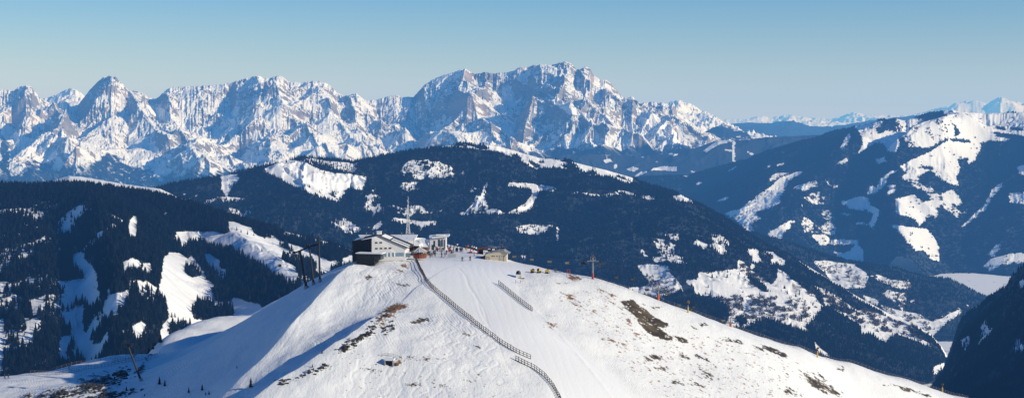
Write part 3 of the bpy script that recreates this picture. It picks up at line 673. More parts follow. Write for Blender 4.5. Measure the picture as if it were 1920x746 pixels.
def build_hill():
    P = fg_points(); sc_ = 100.
    co = tps(P[:, :2] / sc_, P[:, 2], .0006)
    u = np.arange(-340, 2300.1, 2.0)
    ys = np.concatenate([np.arange(335, 385, 1.2), np.arange(385, 450, .34), np.arange(450, 590, .42), np.arange(590, 880, 1.0), np.arange(880, 1080, 5)])
    Y = np.repeat(ys[:, None], len(u), 1); X = (u[None] - CX) / F * Y
    Z = np.empty(Y.shape)
    q = P[:, :2] / sc_
    for r in range(0, len(ys), 40):
        x = X[r:r + 40] / sc_; y = Y[r:r + 40] / sc_
        z = co[-3] + co[-2] * x + co[-1] * y
        for k in range(len(q)):
            d2 = (x - q[k, 0]) ** 2 + (y - q[k, 1]) ** 2
            z = z + co[k] * .5 * d2 * np.log(d2 + 1e-12)
        Z[r:r + 40] = z

    def spur(pts, h, wl, wr, Z, tail=0.):
        """rib running down to the left: steep on its left, gentle on its right"""
        w = np.array([tuple(W(*p)) for p in pts])
        for _ in range(1):
            best = np.full(X.shape, 1e9); sg = np.zeros(X.shape); par = np.zeros(X.shape); L = len(w) - 1
            for i in range(L):
                a = w[i, :2]; b = w[i + 1, :2]; ab = b - a; ll = np.linalg.norm(ab)
                t = np.clip(((X - a[0]) * ab[0] + (Y - a[1]) * ab[1]) / ll ** 2, 0, 1)
                dx = X - a[0] - ab[0] * t; dy = Y - a[1] - ab[1] * t; d = np.hypot(dx, dy)
                m = d < best
                best = np.where(m, d, best); sg = np.where(m, np.sign(ab[0] * dy - ab[1] * dx), sg); par = np.where(m, (i + t) / L, par)
            left = sg < 0
            best = np.abs(best + fbm(X / 9, Y / 13, 77, 4) * 1.7 * sstep(1, 6, best))
            e = np.where(left, np.exp(-(best / wl) ** .95), np.exp(-(best / wr) ** 1.2))
            fade = sstep(0, .22, par) * (1 - tail * sstep(.45, .95, par))
            Z = Z + h * e * (.15 + .85 * fade)
        return Z
    n = fbm(X / 30, Y / 30, 5, 3)
    Z = spur([(752, 572, 452), (705, 612, 434), (650, 660, 416), (590, 700, 404), (515, 746, 392), (400, 830, 372)], 4.6, 6, 16, Z)
    Z = spur([(712, 500, 490), (668, 527, 480), (634, 554, 470), (602, 590, 457), (552, 635, 440), (500, 680, 424), (420, 738, 405), (320, 830, 385)], 6.5, 9, 13, Z, .7)
    # broad unevenness and small relief away from the groomed piste
    Z0 = Z
    L = Layer('snow_hill', u, Y, Z); L.project()
    piste = inpoly(L.PX, L.PY, [(770, 484), (960, 488), (1010, 505), (960, 530), (1000, 585), (1080, 650), (1150, 700), (1210, 760), (1260, 820), (1080, 820), (1030, 720), (985, 668), (900, 610), (830, 555), (790, 510)]) & (Y < 600)
    pf = piste.astype(float)
    for _ in range(6):
        pf = (pf + np.roll(pf, 3, 0) + np.roll(pf, -3, 0) + np.roll(pf, 3, 1) + np.roll(pf, -3, 1)) / 5
    plaza = sstep(505, 525, Y) * (np.abs(L.PX - 830) < 130)
    rough = np.clip(1 - pf - plaza, 0, 1)
    Z = Z + rough * (fbm(X / 22, Y / 22, 91, 3) * .95 + fbm(X / 6.5, Y / 9, 92, 4) * .23) * sstep(-6, 0, X - W(665, 500, 490).x + 300)
    # banks along the groomed run and drifts
    for pts, h, w in (([(1000, 575, 460), (1080, 645, 436), (1150, 700, 416), (1200, 750, 404)], .16, .8),):
        a = np.array([tuple(W(*p)) for p in pts]); xc = np.interp(-Y, -a[:, 1], a[:, 0])
        Z = Z + h * np.exp(-((X - xc) / w) ** 2) * (Y < 462) * (Y > 395) * (.5 + .5 * np.clip(fbm(X / 4, Y / 4, 3, 2) * 3, 0, 1))
    # hollow of the snow cave
    c = W(728, 682, 407)
    L.Z = Z; L.project()
    px, py = L.PX, L.PY
    vis = Y < 600
    wx = px + fbm(X / 9, Y / 9, 7, 4) * 14; wy = py + fbm(X / 9 + 9, Y / 9, 8, 4) * 7
    sa = px * .88 + py * .47; ta = -px * .47 + py * .88
    streak = fbm(sa / 13, ta / 3.4, 15, 4, .62)           # patches drawn out along the slope
    fine = fbm(px / 3.0, py / 1.7, 16, 3, .6)
    earth = np.zeros(px.shape); grass = np.zeros(px.shape); rock = np.zeros(px.shape)

    def ell(cx, cy, rx, ry, ang=0.):
        a = math.radians(ang); dx = wx - cx; dy = wy - cy
        x = dx * math.cos(a) + dy * math.sin(a); y = -dx * math.sin(a) + dy * math.cos(a)
        return np.clip(1.25 - .8 * np.hypot(x / rx, y / ry), 0, 1.25)
    E = lambda lst: np.maximum.reduce([ell(*e[:-1]) * e[-1] for e in lst])
    big = inpoly(wx, wy, [(1163, 566), (1172, 562), (1186, 563), (1196, 572), (1208, 580), (1222, 590), (1238, 600), (1250, 607), (1248, 613), (1236, 614), (1246, 622), (1258, 630), (1258, 637), (1250, 639), (1236, 633), (1222, 628), (1210, 618), (1202, 606), (1198, 596), (1186, 586), (1172, 577)])
    big2 = inpoly(wx, wy, [(1262, 627), (1275, 627), (1288, 632), (1295, 638), (1288, 641), (1272, 635)])
    earth = np.maximum(earth, (big | big2) * 1.14)
    earth = np.maximum(earth, E([(1228, 667, 16, 5, 12, 1.3), (1213, 675, 18, 4, 25, .95), (1238, 692, 17, 5, 15, .85), (1285, 668, 14, 6, 20, .85), (1318, 672, 22, 5, 35, .85), (1325, 703, 22, 6, 40, .9), (1305, 720, 14, 5, 25, .9), (1275, 718, 16, 4, 15, .75),
        (1303, 617, 16, 3, 25, .95), (1320, 610, 9, 3, 15, .95), (1232, 575, 8, 2.4, 20, .95), (1210, 570, 8, 2.2, 20, .9), (1365, 637, 20, 5, 20, .78), (1382, 640, 16, 4, 25, .9), (1418, 650, 18, 4, 25, .85), (1448, 657, 24, 5, 24, 1.1), (1470, 665, 12, 4, 20, 1.2),
        (1480, 733, 24, 9, 20, .75), (1530, 717, 36, 9, 28, 1.15), (1565, 732, 26, 9, 30, .98), (1540, 705, 30, 5, 25, .85), (1700, 729, 32, 4, 14, 1.05), (1735, 740, 18, 3, 12, .95), (1580, 690, 10, 3, 15, .8), (1660, 722, 14, 2.5, 12, .8),
        (790, 600, 17, 4.5, -8, 1.15), (775, 603, 9, 4, -8, .85), (700, 692, 28, 4, 6, .9), (872, 624, 14, 4, 20, .82), (893, 649, 11, 3, 28, .85), (897, 702, 8, 2, 25, .85), (830, 722, 20, 5, 10, .62), (776, 722, 18, 6, 5, .8), (880, 714, 22, 4, 15, .62), (760, 535, 12, 4, 0, .72), (745, 533, 14, 4, 0, .7), (690, 520, 20, 6, 10, .7), (770, 671, 60, 8, -4, .62)]))
    grass = np.maximum(grass, E([(742, 578, 19, 8, -14, 1.7), (726, 590, 13, 6, 0, 1.1), (712, 602, 16, 6, -35, .85), (1078, 522, 17, 6, 16, 1.2), (1068, 531, 10, 3, 5, .8), (1046, 531, 12, 2.4, 3, 1.05), (1128, 544, 14, 4, 15, 1.0), (1150, 553, 14, 5, 20, 1.0), (1140, 562, 18, 6, 25, .85), (1165, 580, 10, 6, 40, .8), (1070, 556, 22, 9, 15, .82), (1085, 572, 20, 9, 25, .74), (1110, 585, 18, 8, 25, .62),
        (1035, 607, 12, 6, 10, .95), (1030, 592, 10, 3, 5, .7), (1142, 638, 13, 8, 15, .85), (1168, 650, 18, 7, 15, .80), (1195, 625, 14, 7, 20, .72), (1180, 605, 18, 9, 35, .7), (1200, 632, 20, 8, 30, .6), (757, 495, 20, 6, 0, .72), (750, 508, 20, 8, 15, .68), (768, 500, 12, 6, 0, .7), (744, 681, 8, 5, 0, 1.1), (800, 672, 45, 6, -3, .6), (1520, 708, 22, 6, 28, .95), (1545, 730, 24, 6, 28, .85), (720, 610, 22, 10, -30, .62), (1330, 745, 30, 8, 20, .4)]))
    grass = np.maximum(grass,   .43 * inpoly(px, py, [(1030, 545), (1120, 545), (1260, 610), (1360, 640), (1500, 680), (1450, 746), (1250, 746), (1180, 690), (1100, 610)]) + .30 * inpoly(px, py, [(640, 660), (800, 650), (960, 690), (980, 746), (640, 746)]))
    rock = np.maximum(rock, E([(722, 590, 10, 7, -15, .7), (705, 605, 18, 9, -35, .6), (690, 630, 22, 9, -35, .66), (660, 640, 24, 8, -30, .62), (650, 655, 16, 6, -20, .64), (725, 617, 20, 10, -30, .62), (600, 690, 20, 7, -30, .62), (530, 716, 14, 6, -20, .66), (575, 700, 30, 7, -25, .55), (660, 498, 8, 4, -20, .7),
        (180, 720, 50, 20, -14, .66), (120, 738, 48, 14, -10, .68), (225, 702, 20, 11, -30, .66), (262, 692, 14, 7, -35, .7), (200, 745, 30, 10, -10, .7), (277, 672, 12, 5, -35, .8), (60, 742, 30, 7, -5, .6)]))
    tear = streak * .9 + fine * .5
    ok = vis * 1.0
    e_ = sstep(.45, .60, earth * .9 + tear - .16) * ok * (earth > .02)
    g_ = sstep(.45, .62, grass * .9 + tear - .18) * ok * (grass > .02)
    r_ = sstep(.46, .6, rock + (fbm(X / 3.2, Y / 3.2, 19, 4, .62) * 1.1 + fine * .25) - .18) * ok * (rock > .02)
    # ski tracks pressed into the snow
    tr = np.zeros(px.shape)
    r3 = np.random.default_rng(11)
    du_ = u[1] - u[0]
    def press(pts, depth, width=.34):
        for x, y in pts:
            i = int(round((x * F / y + CX - u[0]) / du_)); j = int(np.searchsorted(ys, y))
            i0, i1, j0, j1 = max(i - 3, 0), i + 4, max(j - 3, 0), j + 4
            if i1 >= len(u) or j1 >= len(ys): continue
            g = depth * np.exp(-((X[j0:j1, i0:i1] - x) ** 2 + (Y[j0:j1, i0:i1] - y) ** 2) / width ** 2)
            tr[j0:j1, i0:i1] = np.maximum(tr[j0:j1, i0:i1], g)
    def run(p0, p1, amp, wl, depth, ph):
        a = np.array(W(*p0))[:2]; q = np.array(W(*p1))[:2]; L_ = np.linalg.norm(q - a); n = int(L_ / .22)
        d_ = (q - a) / L_; nn = np.array((-d_[1], d_[0]))
        k = np.arange(n); s = k / n * L_
        press([tuple(a + d_ * v + nn * amp * math.sin(v / wl * 6.283 + ph) * min(1, v / 6)) for v in s], depth)
    for k in range(15):
        x0 = 790 + k * 9 + r3.uniform(-3, 3); run((x0, 606 + r3.uniform(-6, 6), 440), (x0 + r3.uniform(0, 26) + 12, 715 + r3.uniform(-20, 14), 402), r3.uniform(.9, 1.8), r3.uniform(8, 11), .20, k * .35 + r3.uniform(-.3, .3))
    for k in range(9):
        x0 = 640 + k * 22 + r3.uniform(-8, 8); run((x0 + 40, 690, 404), (x0, 800, 376), r3.uniform(.4, 1.2), r3.uniform(7, 13), .18, r3.uniform(0, 6))
    for k in range(7):
        x0 = 690 + k * 12; run((x0, 512 + r3.uniform(-4, 8), 482), (x0 - 30 + r3.uniform(-8, 8), 585 + r3.uniform(-10, 20), 452), r3.uniform(.3, 1.), r3.uniform(6, 10), .18, r3.uniform(0, 6))
    for p0, p1 in (((612, 556, 468), (470, 700, 418)), ((622, 560, 466), (520, 672, 424)), ((700, 590, 450), (560, 604, 450)), ((730, 545, 466), (650, 556, 462)), ((1040, 640, 442), (1200, 740, 420)), ((1300, 640, 490), (1420, 742, 462)), ((1340, 640, 500), (1430, 700, 480)), ((1120, 560, 486), (1230, 690, 445)), ((880, 560, 470), (960, 700, 410)), ((860, 520, 490), (930, 640, 432))):
        run(p0, p1, .5, 30, .17, 0)
    for k in range(10):
        x0 = 850 + k * 14; run((x0, 505, 496), (x0 + 60 + k * 9, 740, 402), .6, 60, .045, k)
    L.Z = L.Z - .62 * tr * (1 - np.maximum(r_, e_))
    # rocks stand proud, turf a little
    L.Z = L.Z + r_ * (.5 + .5 * fine) * .9 + g_ * .12 * (.6 + fine) + .06 * e_ * fine
    m = NT('near_snow')
    p = m.pos()
    n1 = m.noise(p, 1 / 6., 5, .6); n2 = m.noise(p, 1 / .7, 4, .6); n3 = m.noise(p, 1 / 45., 4, .5)
    col = m.mix(m.ramp(n3, .3, .7), (.78, .78, .785), (.86, .86, .865))
    ra = m.attr('rough')
    col = m.mix(m.math('MULTIPLY', m.attr('rough'), .55), col, (.70, .70, .70))  # off-piste snow darkened in colour to hold down its sunlit brightness
    # wind crust and sunken footprints
    cr = m.noise(m.pos(1.6, .55, 1, R(25)), 1 / 1.3, 5, .65)
    tracks = m.n('ShaderNodeTexWave', wave_type='BANDS', bands_direction='X'); tracks.inputs['Scale'].default_value = .32
    tracks.inputs['Distortion'].default_value = 9.; tracks.inputs['Detail'].default_value = 2.; tracks.inputs['Detail Scale'].default_value = .35
    m.l(m.pos(1, 1, 0, R(-22)), tracks.inputs['Vector'])
    tk = m.math('MULTIPLY', m.math('POWER', tracks.outputs['Fac'], 3.), m.ramp(m.noise(p, 1 / 26., 2, .5), .54, .66))
    gr = m.n('ShaderNodeTexWave', wave_type='BANDS', bands_direction='X'); gr.inputs['Scale'].default_value = .11
    gr.inputs['Distortion'].default_value = 1.2; gr.inputs['Detail'].default_value = 2.; gr.inputs['Detail Scale'].default_value = .5
    m.l(m.pos(1, .12, 0, R(-12)), gr.inputs['Vector'])
    h = m.math('MULTIPLY', ra, m.math('ADD', m.math('ADD', m.math('MULTIPLY', cr, .42), m.math('MULTIPLY', n2, .22)), m.math('MULTIPLY', tk, -.12)))
    h = m.math('ADD', h, m.math('MULTIPLY', m.math('SUBTRACT', 1., ra), m.math('ADD', m.math('MULTIPLY', gr.outputs['Fac'], .02), m.math('MULTIPLY', cr, .12))))
    fg = m.attr('grass'); fe = m.attr('earth'); fr = m.attr('rock')
    col = m.mix(fg, col, m.mix(m.ramp(n2, .3, .7), (.12, .062, .034), (.32, .175, .085)))
    col = m.mix(fe, col, m.mix(m.ramp(n1, .35, .65), (.040, .031, .022), (.120, .088, .052)))
    col = m.mix(fr, col, m.mix(m.ramp(n2, .3, .7), (.012, .012, .014), (.055, .050, .047)))
    m.bsdf(col, .7, m.bump(h, .5, .8), .25)
    L.mesh(m.m, dict(rough=rough, grass=g_, earth=e_, rock=r_), 'snow covered summit hill with a groomed piste and thawed brown patches')
    L.u0 = u[0]; L.du = 2.0; L.ys = ys
    return L


L_hill = build_hill()


def hill_z(x, y):
    L = L_hill
    uu = (x * F / y + CX - L.u0) / L.du
    i = int(np.clip(math.floor(uu), 0, len(L.u) - 2)); fu = min(max(uu - i, 0), 1)
    j = int(np.clip(np.searchsorted(L.ys, y) - 1, 0, len(L.ys) - 2)); fy = (y - L.ys[j]) / (L.ys[j + 1] - L.ys[j])
    z = L.Z
    return float((z[j, i] * (1 - fu) + z[j, i + 1] * fu) * (1 - fy) + (z[j + 1, i] * (1 - fu) + z[j + 1, i + 1] * fu) * fy)


def on(L, px, py, far=None, ymin=0):
    """first point of a slope met in a direction"""
    i = int(np.clip(round((px - L.u[0]) / (L.u[1] - L.u[0])), 0, len(L.u) - 1))
    c = L.PY[:, i] if not hasattr(L, 'PYn') else L.PYn[:, i]
    c = HY - F * L.Z[:, i] / L.Y[:, i]
    k = np.nonzero((c <= py) & (L.Y[:, i] >= ymin))[0]
    if len(k) == 0:
        k = [int(np.argmin(np.where(L.Y[:, i] >= ymin, c, 1e9)))]
    k = k[0]
    if k > 0 and c[k - 1] > c[k]:
        f = min(max((c[k - 1] - py) / (c[k - 1] - c[k]), 0), 1)
        Y = L.Y[k - 1, i] * (1 - f) + L.Y[k, i] * f; Z = L.Z[k - 1, i] * (1 - f) + L.Z[k, i] * f
    else:
        Y = L.Y[k, i]; Z = L.Z[k, i]
    return Vector(((px - CX) / F * Y, Y, Z))


def G(px, py, ymin=0):
    v = on(L_hill, px, py, None, ymin)
    v.z = hill_z(v.x, v.y)
    return v


# ------------------------------------------------------------------ conifers
def needle_mat(name, a, b):
    m = NT(name); oi = m.n('ShaderNodeObjectInfo').outputs['Random']
    tc = m.n('ShaderNodeTexCoord').outputs['Object']
    f = m.noise(tc, 9., 3)
    col = m.mix(m.math('ADD', m.math('MULTIPLY', m.math('POWER', oi, 1.6), .85), m.math('MULTIPLY', f, .35), None, True), a, b)
    m.bsdf(col, .9, None, .05)
    return m.m


M_needle = needle_mat('spruce_needles', (.001, .002, .004), (.011, .017, .025))
M_bark = simple('spruce_bark', (.05, .036, .028))


def crown_bm(seed, tiers=9, k=7, r=.19, z0=.10):
    rg = random.Random(seed); bm = bmesh.new()
    lean = (rg.uniform(-.02, .02), rg.uniform(-.02, .02))
    for t in range(tiers):
        a = t / (tiers - 1)
        zt = z0 + (1 - z0) * ((t + 1.55) / (tiers + .55)); zb = z0 + (1 - z0) * (t / (tiers + .55)) * .97
        zt = min(zt, 1.0)
        rr = r * (1 - a) ** .82 * rg.uniform(.82, 1.12) + .012
        top = bm.verts.new((lean[0] * zt, lean[1] * zt, zt))
        off = rg.uniform(0, 6.28); ring = []
        for i in range(2 * k):
            an = off + math.pi * i / k + rg.uniform(-.12, .12)
            q = rr * (rg.uniform(.85, 1.2) if i % 2 == 0 else rg.uniform(.45, .65))
            z = zb + (rg.uniform(-.018, .006) if i % 2 == 0 else rg.uniform(.012, .03))
            ring.append(bm.verts.new((q * math.cos(an) + lean[0] * z, q * math.sin(an) + lean[1] * z, z)))
        for i in range(2 * k):
            bm.faces.new((ring[i], ring[(i + 1) % (2 * k)], top))
    return bm


def trunk_bm(h=.9, r=.02, n=6, z0=-.03):
    bm = bmesh.new()
    a = [bm.verts.new((r * math.cos(6.283 * i / n), r * math.sin(6.283 * i / n), z0)) for i in range(n)]
    t = bm.verts.new((0, 0, h))
    for i in range(n): bm.faces.new((a[i], a[(i + 1) % n], t))
    return bm


def bm_mesh(name, bm, mats, smooth=False):
    me = bpy.data.meshes.new(name); bm.to_mesh(me); bm.free()
    for m in (mats if isinstance(mats, (list, tuple)) else [mats]): me.materials.append(m)
    if smooth:
        for p in me.polygons: p.use_smooth = True
    return me


def conifer_mesh(seed, **kw):
    bm = crown_bm(seed, **kw); n = len(bm.faces)
    t = trunk_bm(); me = bpy.data.meshes.new('t'); t.to_mesh(me); t.free(); bm.from_mesh(me); bpy.data.meshes.remove(me)
    bm.faces.ensure_lookup_table()
    for f in bm.faces[n:]: f.material_index = 1
    return bm_mesh('conifer', bm, [M_needle, M_bark])


TREE_NEAR = [conifer_mesh(100 + i, tiers=9, k=7, r=.17 + .02 * (i % 3)) for i in range(4)]
TREE_FAR = [conifer_mesh(200 + i, tiers=5, k=5, r=.19 + .03 * (i % 3), z0=.05) for i in range(3)]


def clump_mesh(seed):
    rg = random.Random(seed); bm = bmesh.new()
    for i in range(5):
        b = crown_bm(seed * 10 + i, tiers=4, k=4, r=.20, z0=.03)
        me = bpy.data.meshes.new('t'); b.to_mesh(me); b.free()
        an = rg.uniform(0, 6.28); d = .45 * math.sqrt(rg.random())
        me.transform(Matrix.Translation((d * math.cos(an), d * math.sin(an), -.05)) @ Matrix.Scale(rg.uniform(.7, 1.1), 4))
        bm.from_mesh(me); bpy.data.meshes.remove(me)
    return bm_mesh('conifer_clump', bm, [M_needle])


CLUMP = [clump_mesh(7 + i) for i in range(3)]


def source(me):
    o = bpy.data.objects.new('conifer_source', me)   # not linked: only read by the forests' nodes
    return o


SRC_NEAR = [source(m) for m in TREE_NEAR]; SRC_FAR = [source(m) for m in TREE_FAR]; SRC_CLUMP = [source(m) for m in CLUMP]


def forest(name, pts, scl, srcs, label):
    me = bpy.data.meshes.new(name)
    me.vertices.add(len(pts)); me.vertices.foreach_set('co', pts.astype(np.float32).ravel())
    for k, t, v in (('scl', 'FLOAT', scl.astype(np.float32)), ('rot', 'FLOAT', rng.uniform(0, 6.28, len(pts)).astype(np.float32)), ('wid', 'FLOAT', rng.uniform(.75, 1.45, len(pts)).astype(np.float32)), ('pick', 'INT', rng.integers(0, len(srcs), len(pts)).astype(np.int32))):
        a = me.attributes.new(k, t, 'POINT'); a.data.foreach_set('value', v)
    o = bpy.data.objects.new(name, me); COL.objects.link(o)
    ng = bpy.data.node_groups.new(name, 'GeometryNodeTree')
    ng.interface.new_socket('Geometry', in_out='INPUT', socket_type='NodeSocketGeometry')
    ng.interface.new_socket('Geometry', in_out='OUTPUT', socket_type='NodeSocketGeometry')
    N = ng.nodes; gi = N.new('NodeGroupInput'); go = N.new('NodeGroupOutput'); jn = N.new('GeometryNodeJoinGeometry')
    def at(n, typ):
        a = N.new('GeometryNodeInputNamedAttribute'); a.data_type = typ; a.inputs['Name'].default_value = n
        return a.outputs['Attribute']
    S = at('scl', 'FLOAT'); Rt = at('rot', 'FLOAT'); Wd = at('wid', 'FLOAT'); Pk = at('pick', 'INT')
    mu = N.new('ShaderNodeMath'); mu.operation = 'MULTIPLY'; ng.links.new(S, mu.inputs[0]); ng.links.new(Wd, mu.inputs[1])
    cs = N.new('ShaderNodeCombineXYZ'); ng.links.new(mu.outputs[0], cs.inputs[0]); ng.links.new(mu.outputs[0], cs.inputs[1]); ng.links.new(S, cs.inputs[2])
    cr = N.new('ShaderNodeCombineXYZ'); ng.links.new(Rt, cr.inputs[2])
    mp = N.new('GeometryNodeMeshToPoints'); ng.links.new(gi.outputs[0], mp.inputs[0])
    for i, s in enumerate(srcs):
        ob = N.new('GeometryNodeObjectInfo'); ob.inputs['Object'].default_value = s; ob.inputs['As Instance'].default_value = True
        cmp = N.new('FunctionNodeCompare'); cmp.data_type = 'INT'; cmp.operation = 'EQUAL'
        ng.links.new(Pk, cmp.inputs[2]); cmp.inputs[3].default_value = i
        ip = N.new('GeometryNodeInstanceOnPoints')
        ng.links.new(mp.outputs[0], ip.inputs['Points']); ng.links.new(cmp.outputs[0], ip.inputs['Selection'])
        ng.links.new(ob.outputs['Geometry'], ip.inputs['Instance']); ng.links.new(cs.outputs[0], ip.inputs['Scale'])
        ng.links.new(cr.outputs[0], ip.inputs['Rotation'])
        ng.links.new(ip.outputs[0], jn.inputs[0])
    ng.links.new(jn.outputs[0], go.inputs[0])
    md = o.modifiers.new('trees', 'NODES'); md.node_group = ng
    tag(o, label, None, None, 'stuff')
    return o


def scatter(L, n, hmin, hmax, thresh=.5, hide=12, edge=190, thin=.86):
    """tree positions on a slope, thinned by its woods, only where the view could reach"""
    dX = np.diff(L.X[:, :], axis=1)[:-1]; dY = np.diff(L.Y, axis=0)[:, :-1]
    area = np.abs(dX * dY)
    fm = (L.f[:-1, :-1] + L.f[1:, :-1] + L.f[:-1, 1:] + L.f[1:, 1:]) / 4
    top = np.maximum.accumulate(L.Z / L.Y, axis=0)
    vis = ((L.Z / L.Y) >= top - hide / F)[:-1, :-1]
    inside = (L.PX[:-1, :-1] > -edge) & (L.PX[:-1, :-1] < 1920 + edge)
    w = area * (fm > .01) * vis * inside
    p = (w / w.sum()).ravel()
    cells = rng.choice(len(p), n, p=p)
    r, c = np.unravel_index(cells, w.shape)
    a = rng.random(n); b = rng.random(n)
    def bl(A): return (A[r, c] * (1 - a) + A[r, c + 1] * a) * (1 - b) + (A[r + 1, c] * (1 - a) + A[r + 1, c + 1] * a) * b
    f = bl(L.f); keep = (f > thresh) | (rng.random(n) < f * .8)
    P = np.stack([bl(L.X), bl(L.Y), bl(L.Z)], 1)
    keep &= rng.random(n) < np.clip(thin + 1.1 * fbm(P[:, 0] / (hmax * 9), P[:, 1] / (hmax * 14), 6, 3), .12, 1)
    P = P[keep]
    h = hmin * .8 + (hmax * 1.12 - hmin * .8) * rng.random(keep.sum()) ** 1.3; h = h * (1 + .25 * fbm(P[:, 0] / 120, P[:, 1] / 120, 4, 2))
    return P, h, w.sum()

# ------------------------------------------------------------------ the forests
P, h, _ = scatter(L_right, 112000, 9, 16, hide=6)
forest('forest', P, h * 1.2, SRC_CLUMP, 'blue hazy spruce forest covering the mountain across the valley')
P, h, _ = scatter(L_knob, 20000, 9, 17, hide=8)
forest('forest', P, h, SRC_FAR, 'spruce wood on the low hill in the valley')
P, h, _ = scatter(L_near, 52000, 7, 13, hide=10)
forest('forest', P, h, SRC_FAR, 'dark spruce forest on the steep slope closing the valley')
P, h, _ = scatter(L_mid, 122000, 8, 16, hide=9)
forest('forest', P, h, SRC_FAR, 'navy dark spruce forest on the round mountain behind the station')
P_left, h_left, _ = scatter(L_left, 60000, 9, 17, hide=14)

# ------------------------------------------------------------------ builders for things
class MB:
    def __init__(s): s.bm = bmesh.new(); s.mi = 0
    def _set(s, n):
        s.bm.faces.ensure_lookup_table()
        for f in s.bm.faces[n:]: f.material_index = s.mi
    def box(s, c, d, rz=0., rx=0., ry=0., bev=0.):
        n = len(s.bm.faces)
        M = Matrix.Translation(c) @ Matrix.Rotation(rz, 4, 'Z') @ Matrix.Rotation(ry, 4, 'Y') @ Matrix.Rotation(rx, 4, 'X') @ Matrix.Diagonal((*d, 1))
        g = bmesh.ops.create_cube(s.bm, size=1, matrix=M)
        if bev:
            es = list({e for v in g['verts'] for e in v.link_edges})
            bmesh.ops.bevel(s.bm, geom=es, offset=bev, segments=2, affect='EDGES', profile=.6)
        s._set(n); return s
    def bar(s, a, b, r, r2=None, n=6):
        k = len(s.bm.faces)
        a = Vector(a); b = Vector(b); d = b - a
        q = d.to_track_quat('Z', 'Y').to_matrix().to_4x4()
        bmesh.ops.create_cone(s.bm, cap_ends=True, segments=n, radius1=r, radius2=r if r2 is None else r2, depth=d.length, matrix=Matrix.Translation((a + b) / 2) @ q)
        s._set(k); return s
    def path(s, pts, r, n=5):
        for a, b in zip(pts[:-1], pts[1:]): s.bar(a, b, r, r, n)
        return s
    def poly(s, pts, thick=None):
        """flat sheet through the points, made solid downwards when thick is given"""
        k = len(s.bm.faces)
        v = [s.bm.verts.new(p) for p in pts]; s.bm.faces.new(v)
        if thick is not None:
            w = [s.bm.verts.new((p[0] + thick[0], p[1] + thick[1], p[2] + thick[2])) for p in pts]
            s.bm.faces.new(w[::-1])
            for i in range(len(v)):
                j = (i + 1) % len(v); s.bm.faces.new((v[i], w[i], w[j], v[j]))
            bmesh.ops.recalc_face_normals(s.bm, faces=s.bm.faces[:] if False else [f for f in list(s.bm.faces)[k:]])
        s._set(k); return s
    def ball(s, c, r, sc=(1, 1, 1), sub=2):
        k = len(s.bm.faces)
        bmesh.ops.create_icosphere(s.bm, subdivisions=sub, radius=r, matrix=Matrix.Translation(c) @ Matrix.Diagonal((*sc, 1)))
        s._set(k); return s
    def lathe(s, prof, n=14, c=(0, 0, 0)):
        k = len(s.bm.faces); rings = []
        for r, z in prof:
            rings.append([s.bm.verts.new((c[0] + r * math.cos(6.2832 * i / n), c[1] + r * math.sin(6.2832 * i / n), c[2] + z)) for i in range(n)])
        for A, B in zip(rings[:-1], rings[1:]):
            for i in range(n): s.bm.faces.new((A[i], A[(i + 1) % n], B[(i + 1) % n], B[i]))
        s._set(k); return s
    def mesh(s, name, mats, smooth=False): return bm_mesh(name, s.bm, mats, smooth)
    def part(s, name, mats, parent=None, smooth=False, label=None):
        o = bpy.data.objects.new(name, s.mesh(name, mats, smooth)); COL.objects.link(o)
        if parent is not None: o.parent = parent
        if label: o['label'] = label
        return o


def thing(name, label, cat, loc=(0, 0, 0), rz=0., group=None):
    o = bpy.data.objects.new(name, None); COL.objects.link(o)
    o.empty_display_size = .5; o.location = loc; o.rotation_euler = (0, 0, rz)
    return tag(o, label, cat, group)


def dup(o, loc=None, rz=None, label=None, group=None, parent=None):
    c = o.copy(); COL.objects.link(c)
    if parent is not None: c.parent = parent
    if loc is not None: c.location = loc
    if rz is not None: c.rotation_euler = (0, 0, rz)
    if label: c['label'] = label
    if group: c['group'] = group
    for ch in list(o.children): dup(ch, parent=c)
    return c


M_white = simple('white_render', (.66, .66, .68), .7, .1)
M_cream = simple('cream_render', (.56, .49, .38), .7, .12)
M_timber = simple('dark_timber', (.020, .022, .028), .7, .5, 1.5)
M_brown = simple('brown_timber', (.16, .085, .045), .7, .4, 2)
M_red = simple('red_boards', (.22, .05, .03), .7, .3, 2)
M_glass = simple('window_glass', (.02, .03, .045), .15, .2, 2, 0, .6)
M_blueglass = simple('pale_blue_glazing', (.12, .20, .30), .2, .2, 2, 0, .6)
M_slate = simple('dark_roof_sheet', (.045, .047, .055), .6, .3, 1)
M_snow = simple('roof_snow', (.83, .83, .84), .8, .05, 1)
M_steel = simple('galvanised_steel', (.30, .31, .32), .45, .25, 2, .6)
M_dark = simple('dark_steel', (.016, .018, .022), .6, .3, 2, 0)
M_wood = simple('weathered_wood', (.20, .135, .10), .8, .45, 6)
M_yellow = simple('yellow_padding', (.60, .38, .04), .6, .15)
M_orange = simple('orange_padding', (.55, .12, .04), .6, .15)
M_redp = simple('red_padding', (.34, .06, .05), .6, .15)
M_black = simple('black_plastic', (.014, .014, .016), .4, .2)
M_rust = simple('rust_brown_steel', (.16, .06, .03), .6, .3)
M_net = simple('grey_net', (.36, .38, .40), .8, .2)
M_conc = simple('grey_concrete', (.28, .28, .29), .8, .2)
M_mast = simple('mast_grey', (.022, .025, .030), .6, .25)
M_skin = simple('skin', (.55, .33, .24), .5, .1)

